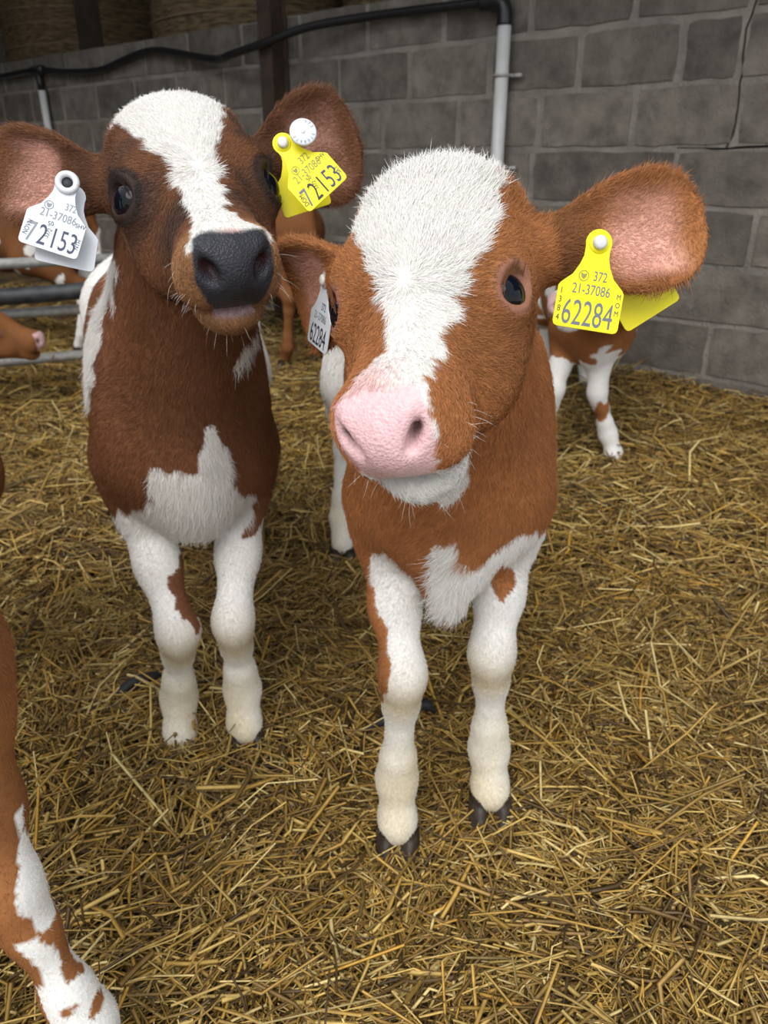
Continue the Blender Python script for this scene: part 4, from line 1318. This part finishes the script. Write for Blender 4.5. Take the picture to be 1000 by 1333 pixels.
# calf close to the photographer, only a foreleg reaches into view
B7 = body_frame((-0.45, 0.50, 0.0), (0.53, -0.85))
J7 = joints(B7, 1.0, dict(cor_r=(-0.300, 0.505, 0.048), fet_r=(-0.318, 0.520, 0.115), knee_r=(-0.372, 0.536, 0.300), elbow_r=(-0.405, 0.585, 0.475), shoulder_r=(-0.415, 0.60, 0.60)))
H7 = head_frame((-0.56, 0.33, 0.98), (-0.72, 0.13, 0.85), (0.78, -0.62, 0.0), 1.0)
def paint7(v, nrm, H, B, J, ears):
    hl, bl, c, wet, fl, onhead, em = base_paint(v, nrm, H, B, ears, BROWN * 0.72, PINK)
    a, b, u = bl.T
    nz = vnoise(v, 60, 81)
    onleg = (v[:, 0] > -0.46) & (a > -0.15) & (u < 0.42)
    kn, ft = J['knee_r'], J['fet_r']
    tt = np.clip((kn[2] - u) / (kn[2] - ft[2]), -1, 1.6)
    dx = v[:, 0] - (kn[0] + (ft[0] - kn[0]) * np.clip(tt, 0, 1.6)) + 0.004 * nz
    w = onleg & (u < 0.385) & (u > 0.26) & (dx > 0.024)
    w |= onleg & (u <= 0.26) & (u > 0.17) & (dx > 0.001) & (dx < 0.020)
    w |= onleg & (u <= 0.185 + 0.008 * nz) & (dx > -0.010)
    w &= ~(onleg & (vnoise(v, 150, 82) > 0.9) & (u < 0.17))
    w |= u < 0.10
    c[w] = WHITE
    return finish_face(c, wet, fl, hl, v, H, PINK, PINK, (0.1, 0.05, 0.04))
make_calf('calf', 'nearest calf, of which only a brown and white foreleg shows at the frame edge', 'calf', B7, J7, H7, std_ears(B7), paint7,
          1.0, 1.0, res=0.0050, fur=60000, furlen=0.8, seed=17, smooth=1)

# ------------------------------------------------------------------ ear tags
def tag_outline(w=0.029, neck=0.0115, sh=-0.036, bot=-0.073, r=0.004):
    p = []
    for k in range(13):                                   # round head
        a = math.radians(-20 + 220 * k / 12)
        p.append((neck * math.cos(a), neck * math.sin(a)))
    p += [(-neck * 0.95, -0.012), (-neck * 1.15, -0.019), (-w * 0.62, -0.028), (-w * 0.93, sh), (-w, sh - 0.003)]
    p += [(-w, bot + r), (-w + r * 0.3, bot + r * 0.3), (-w + r, bot), (w - r, bot), (w - r * 0.3, bot + r * 0.3), (w, bot + r)]
    p += [(w, sh - 0.003), (w * 0.93, sh), (w * 0.62, -0.028), (neck * 1.15, -0.019), (neck * 0.95, -0.012)]
    return p

def text(parent, body, x, y, size, mat, z=0.0013, sx=0.78, rot=0.0, name='lettering', align='CENTER'):
    cu = bpy.data.curves.new(name, 'FONT')
    cu.body = body; cu.size = size; cu.align_x = align; cu.align_y = 'BOTTOM_BASELINE'
    cu.extrude = 0.00012
    cu.resolution_u = 3
    tmp = bpy.data.objects.new('tmp', cu)
    me = bpy.data.meshes.new_from_object(tmp)
    bpy.data.objects.remove(tmp); bpy.data.curves.remove(cu)
    me.name = name
    me.materials.clear(); me.materials.append(mat)
    o = bpy.data.objects.new(name, me); COL.objects.link(o)
    o.parent = parent
    o.location = (x, y, z); o.rotation_euler = (0, 0, rot); o.scale = (sx, 1, 1)
    return o

def frame_obj(name, loc, right, up):
    r = Vector(right).normalized(); u = Vector(up); u = (u - r * u.dot(r)).normalized(); n = r.cross(u)
    o = empty(name, loc)
    M = Matrix((r, u, n)).transposed().to_4x4(); M.translation = Vector(loc)
    o.matrix_world = M
    return o

def ear_tag(loc, right, up, plate_mat, label, lines, back=None, scale=1.0, ring=False, stud_mat=None, h=1.0):
    """flag-shaped two-piece tag; local x across, y up, z to the reader; lines: (text, x, y, size, material, squeeze, rot)"""
    o = frame_obj('ear_tag', loc, right, up)
    o.scale = (scale, scale * h, scale)
    tag(o, label, 'ear tag', 'plastic ear tags')
    m = MB().prism(tag_outline(), 0.0016, Matrix.Translation((0, 0, -0.0004)))
    pl = link('plate', m.mesh('plate'), plate_mat, o)
    bv = pl.modifiers.new('soft_edge', 'BEVEL'); bv.width = 0.0004; bv.segments = 2
    if ring:
        r = MB(); pts = [(0.0088 * math.cos(2 * math.pi * k / 28), 0.0088 * math.sin(2 * math.pi * k / 28), 0.0022) for k in range(29)]
        r.tube(pts, 0.0034, 10, False); link('ring', r.mesh('ring'), plate_mat, o, True)
        d = MB(); d.tube([(0, 0, 0.0004), (0, 0, 0.0022)], [0.0062, 0.0056], 20); link('stud', d.mesh('stud'), M_INKB, o, True)
    else:
        c = MB(); c.tube([(0, 0, 0.0008), (0, 0, 0.0022)], [0.0092, 0.0086], 24); link('collar', c.mesh('collar'), plate_mat, o, True)
        d = MB(); d.tube([(0, 0, 0.001), (0, 0, 0.0055), (0, 0, 0.0068)], [0.0062, 0.0058, 0.0040], 20); link('stud', d.mesh('stud'), stud_mat or M_CAP, o, True)
    for t, x, y, size, mat, sx, rot in lines:
        text(pl, t, x, y, size, mat, sx=sx, rot=rot)
    # shank through the ear, and the second plate behind it
    s_ = MB(); s_.tube([(0, 0, 0.0), (0, 0, -0.020)], 0.0034, 10); link('shank', s_.mesh('shank'), plate_mat, o, True)
    if back is not None:
        loc_b, eul = back
        b2 = MB().prism(tag_outline(), 0.0016, Matrix.Translation((0, 0, -0.0008)))
        bo = link('back_plate', b2.mesh('back_plate'), plate_mat, o)
        bo.location = loc_b; bo.rotation_euler = eul
        bv = bo.modifiers.new('soft_edge', 'BEVEL'); bv.width = 0.0004; bv.segments = 2
    return o

def emblem(o, x, y, mat, r=0.0042):
    m = MB()
    pts = [(x + r * math.cos(2 * math.pi * k / 20), y + r * math.sin(2 * math.pi * k / 20), 0.0013) for k in range(21)]
    m.tube(pts, 0.00035, 5, False)
    m.prism([(x - r * 0.62, y + r * 0.55), (x - r * 0.45, y - r * 0.25), (x, y - r * 0.7), (x + r * 0.45, y - r * 0.25), (x + r * 0.62, y + r * 0.55), (x, y + r * 0.3)], 0.0003, Matrix.Translation((0, 0, 0.0012)))
    link('emblem', m.mesh('emblem'), mat, [ch for ch in o.children if ch.name.startswith('plate')][0])

T1 = ear_tag((0.183, 0.690, 0.887), (0.985, 0.02, -0.155), (0.16, 0.30, 0.94), M_TAGY,
             'yellow ear tag numbered 62284 on the pink-nosed calf', [
                 ('372', 0.006, -0.0315, 0.0115, M_INK, 0.72, 0), ('21-37086', 0.000, -0.0435, 0.0120, M_INK, 0.74, 0), ('62284', 0.0, -0.0700, 0.0305, M_INK, 0.60, 0),
                 ('1', -0.0255, -0.0455, 0.0075, M_INKB, 0.8, 0), ('3', -0.0255, -0.0530, 0.0075, M_INKB, 0.8, 0), ('8', -0.0255, -0.0605, 0.0075, M_INKB, 0.8, 0), ('4', -0.0255, -0.0680, 0.0075, M_INKB, 0.8, 0),
                 ('M', 0.0250, -0.0440, 0.0065, M_INKD, 0.8, 0), ('O', 0.0250, -0.0510, 0.0065, M_INKD, 0.8, 0), ('M', 0.0250, -0.0580, 0.0065, M_INKD, 0.8, 0), ('.', 0.0250, -0.0640, 0.0075, M_INKD, 0.8, 0)],
             back=((0.040, 0.016, -0.072), (0.05, -0.15, 0.72)), stud_mat=M_WHITEP)
emblem(T1, -0.0085, -0.0285, M_INKY)

T2 = ear_tag((-0.0610, 0.842, 0.836), (0.42, -0.90, -0.10), (0.06, 0.20, 0.97), M_TAGW,
             'white ear tag half hidden under the folded ear of the pink-nosed calf', [
                 ('372', 0.006, -0.0315, 0.0115, M_INKD, 0.72, 0), ('21-37086', 0.000, -0.0435, 0.0120, M_INK, 0.74, 0), ('62284', 0.0, -0.0700, 0.0305, M_INKB, 0.60, 0)])

T3 = ear_tag((-0.322, 0.850, 0.930), (0.93, 0.10, -0.33), (0.14, 0.45, 0.88), M_TAGW,
             'white ear tag with dark stud and handwriting on the dark-nosed calf', [
                 ('372', 0.010, -0.0275, 0.0105, M_INKL, 0.72, 0), ('21-37086', 0.001, -0.0400, 0.0120, M_INKL, 0.78, 0), ('7', -0.0195, -0.0690, 0.030, M_INKL, 0.60, 0), ('2', -0.0085, -0.0690, 0.030, M_INKD, 0.60, 0),
                 ('1', 0.0025, -0.0690, 0.030, M_INKD, 0.60, 0), ('53', 0.0165, -0.0690, 0.030, M_INKD, 0.60, 0),
                 ('NOVN', -0.0215, -0.0560, 0.0068, M_INKD, 0.8, math.radians(82)), ('5372', -0.0020, -0.0560, 0.0062, M_INKD, 0.8, math.radians(76)), ('SHV', 0.0235, -0.0410, 0.0062, M_INKD, 0.9, 0),
                 ('50', -0.0035, -0.0475, 0.0065, M_INKD, 0.9, 0.2), ('NTH', 0.0275, -0.0580, 0.0058, M_INKD, 0.9, math.radians(82))],
             back=((0.006, -0.006, -0.014), (0.04, 0.06, 0.13)), ring=True)
emblem(T3, -0.0105, -0.0275, M_INKL)

T4 = ear_tag((-0.110, 0.928, 0.968), (0.735, 0.28, 0.62), (-0.62, 0.22, 0.70), M_TAGY,
             'yellow ear tag with marker scribbles on the dark-nosed calf', [
                 ('372', 0.006, -0.0300, 0.0115, M_INKY, 0.72, 0), ('21-37086', 0.000, -0.0425, 0.0125, M_INKY, 0.76, 0), ('7', -0.0195, -0.0700, 0.030, M_INK, 0.60, 0), ('2', -0.0085, -0.0700, 0.030, M_INKB, 0.60, 0),
                 ('1', 0.0025, -0.0700, 0.030, M_INKB, 0.60, 0), ('53', 0.0165, -0.0700, 0.030, M_INKD, 0.60, 0),
                 ('DOM', -0.0215, -0.0600, 0.0074, M_INKB, 0.8, math.radians(82)), ('5372', -0.0020, -0.0560, 0.0064, M_INKB, 0.8, math.radians(76)), ('50', -0.0040, -0.0475, 0.0065, M_INKB, 0.9, 0.2),
                 ('SHV', 0.0210, -0.0390, 0.0066, M_INKB, 0.9, 0), ('SAT', 0.0275, -0.0600, 0.0060, M_INKD, 0.9, math.radians(82))],
             back=((0.012, 0.010, -0.050), (0.10, 0.0, -0.42)), scale=1.0)
emblem(T4, -0.0095, -0.0300, M_INKY)

# white button tag above the yellow one
T5 = frame_obj('button_tag', (-0.087, 0.920, 0.979), (0.98, 0.15, 0.05), (0.0, 0.41, 0.91))
tag(T5, 'round white button tag pinned in the ear above a yellow tag', 'ear tag', 'plastic ear tags')
m = MB(); m.tube([(0, 0, -0.001), (0, 0, 0.0012), (0, 0, 0.0020)], [0.0145, 0.0145, 0.0132], 32); disc = link('disc', m.mesh('disc'), M_TAGW, T5, True)
m = MB(); m.tube([(0, 0, 0.0018), (0, 0, 0.0027)], [0.0026, 0.0020], 14); link('stud', m.mesh('stud'), M_CAP, T5, True)
m = MB(); m.tube([(0, 0, 0.0), (0, 0, -0.018)], 0.003, 10); link('shank', m.mesh('shank'), M_TAGW, T5, True)
for i, ch in enumerate('372 3708672'):
    a = math.radians(70 - i * 22)
    text(disc, ch, 0.0098 * math.cos(a), 0.0098 * math.sin(a), 0.0045, M_INK, z=0.0021, sx=0.8, rot=a - math.pi / 2, name='digit')

# ------------------------------------------------------------------ two short black strips half buried in the straw
M_STRIP = mat_plain('strip_black', (0.010, 0.010, 0.011), 0.6)
for pts, lab in (([(-0.520, 1.176, 0.012), (-0.490, 1.205, 0.034), (-0.455, 1.230, 0.036), (-0.425, 1.250, 0.014)], 'short black strip in the straw behind the dark-nosed calf'),
                 ([(-0.035, 1.110, 0.006), (0.022, 1.125, 0.030), (0.070, 1.150, 0.032), (0.095, 1.160, 0.010)], 'short black strip in the straw behind the forelegs of the pink-nosed calf')):
    tag(MB().tube(smooth_path(pts, 5), [0.006] * 3 + [0.011] * 10 + [0.006] * 3, 10).build('black_strip', M_STRIP, None, True), lab, 'rubber strip', 'short black strips in the straw')
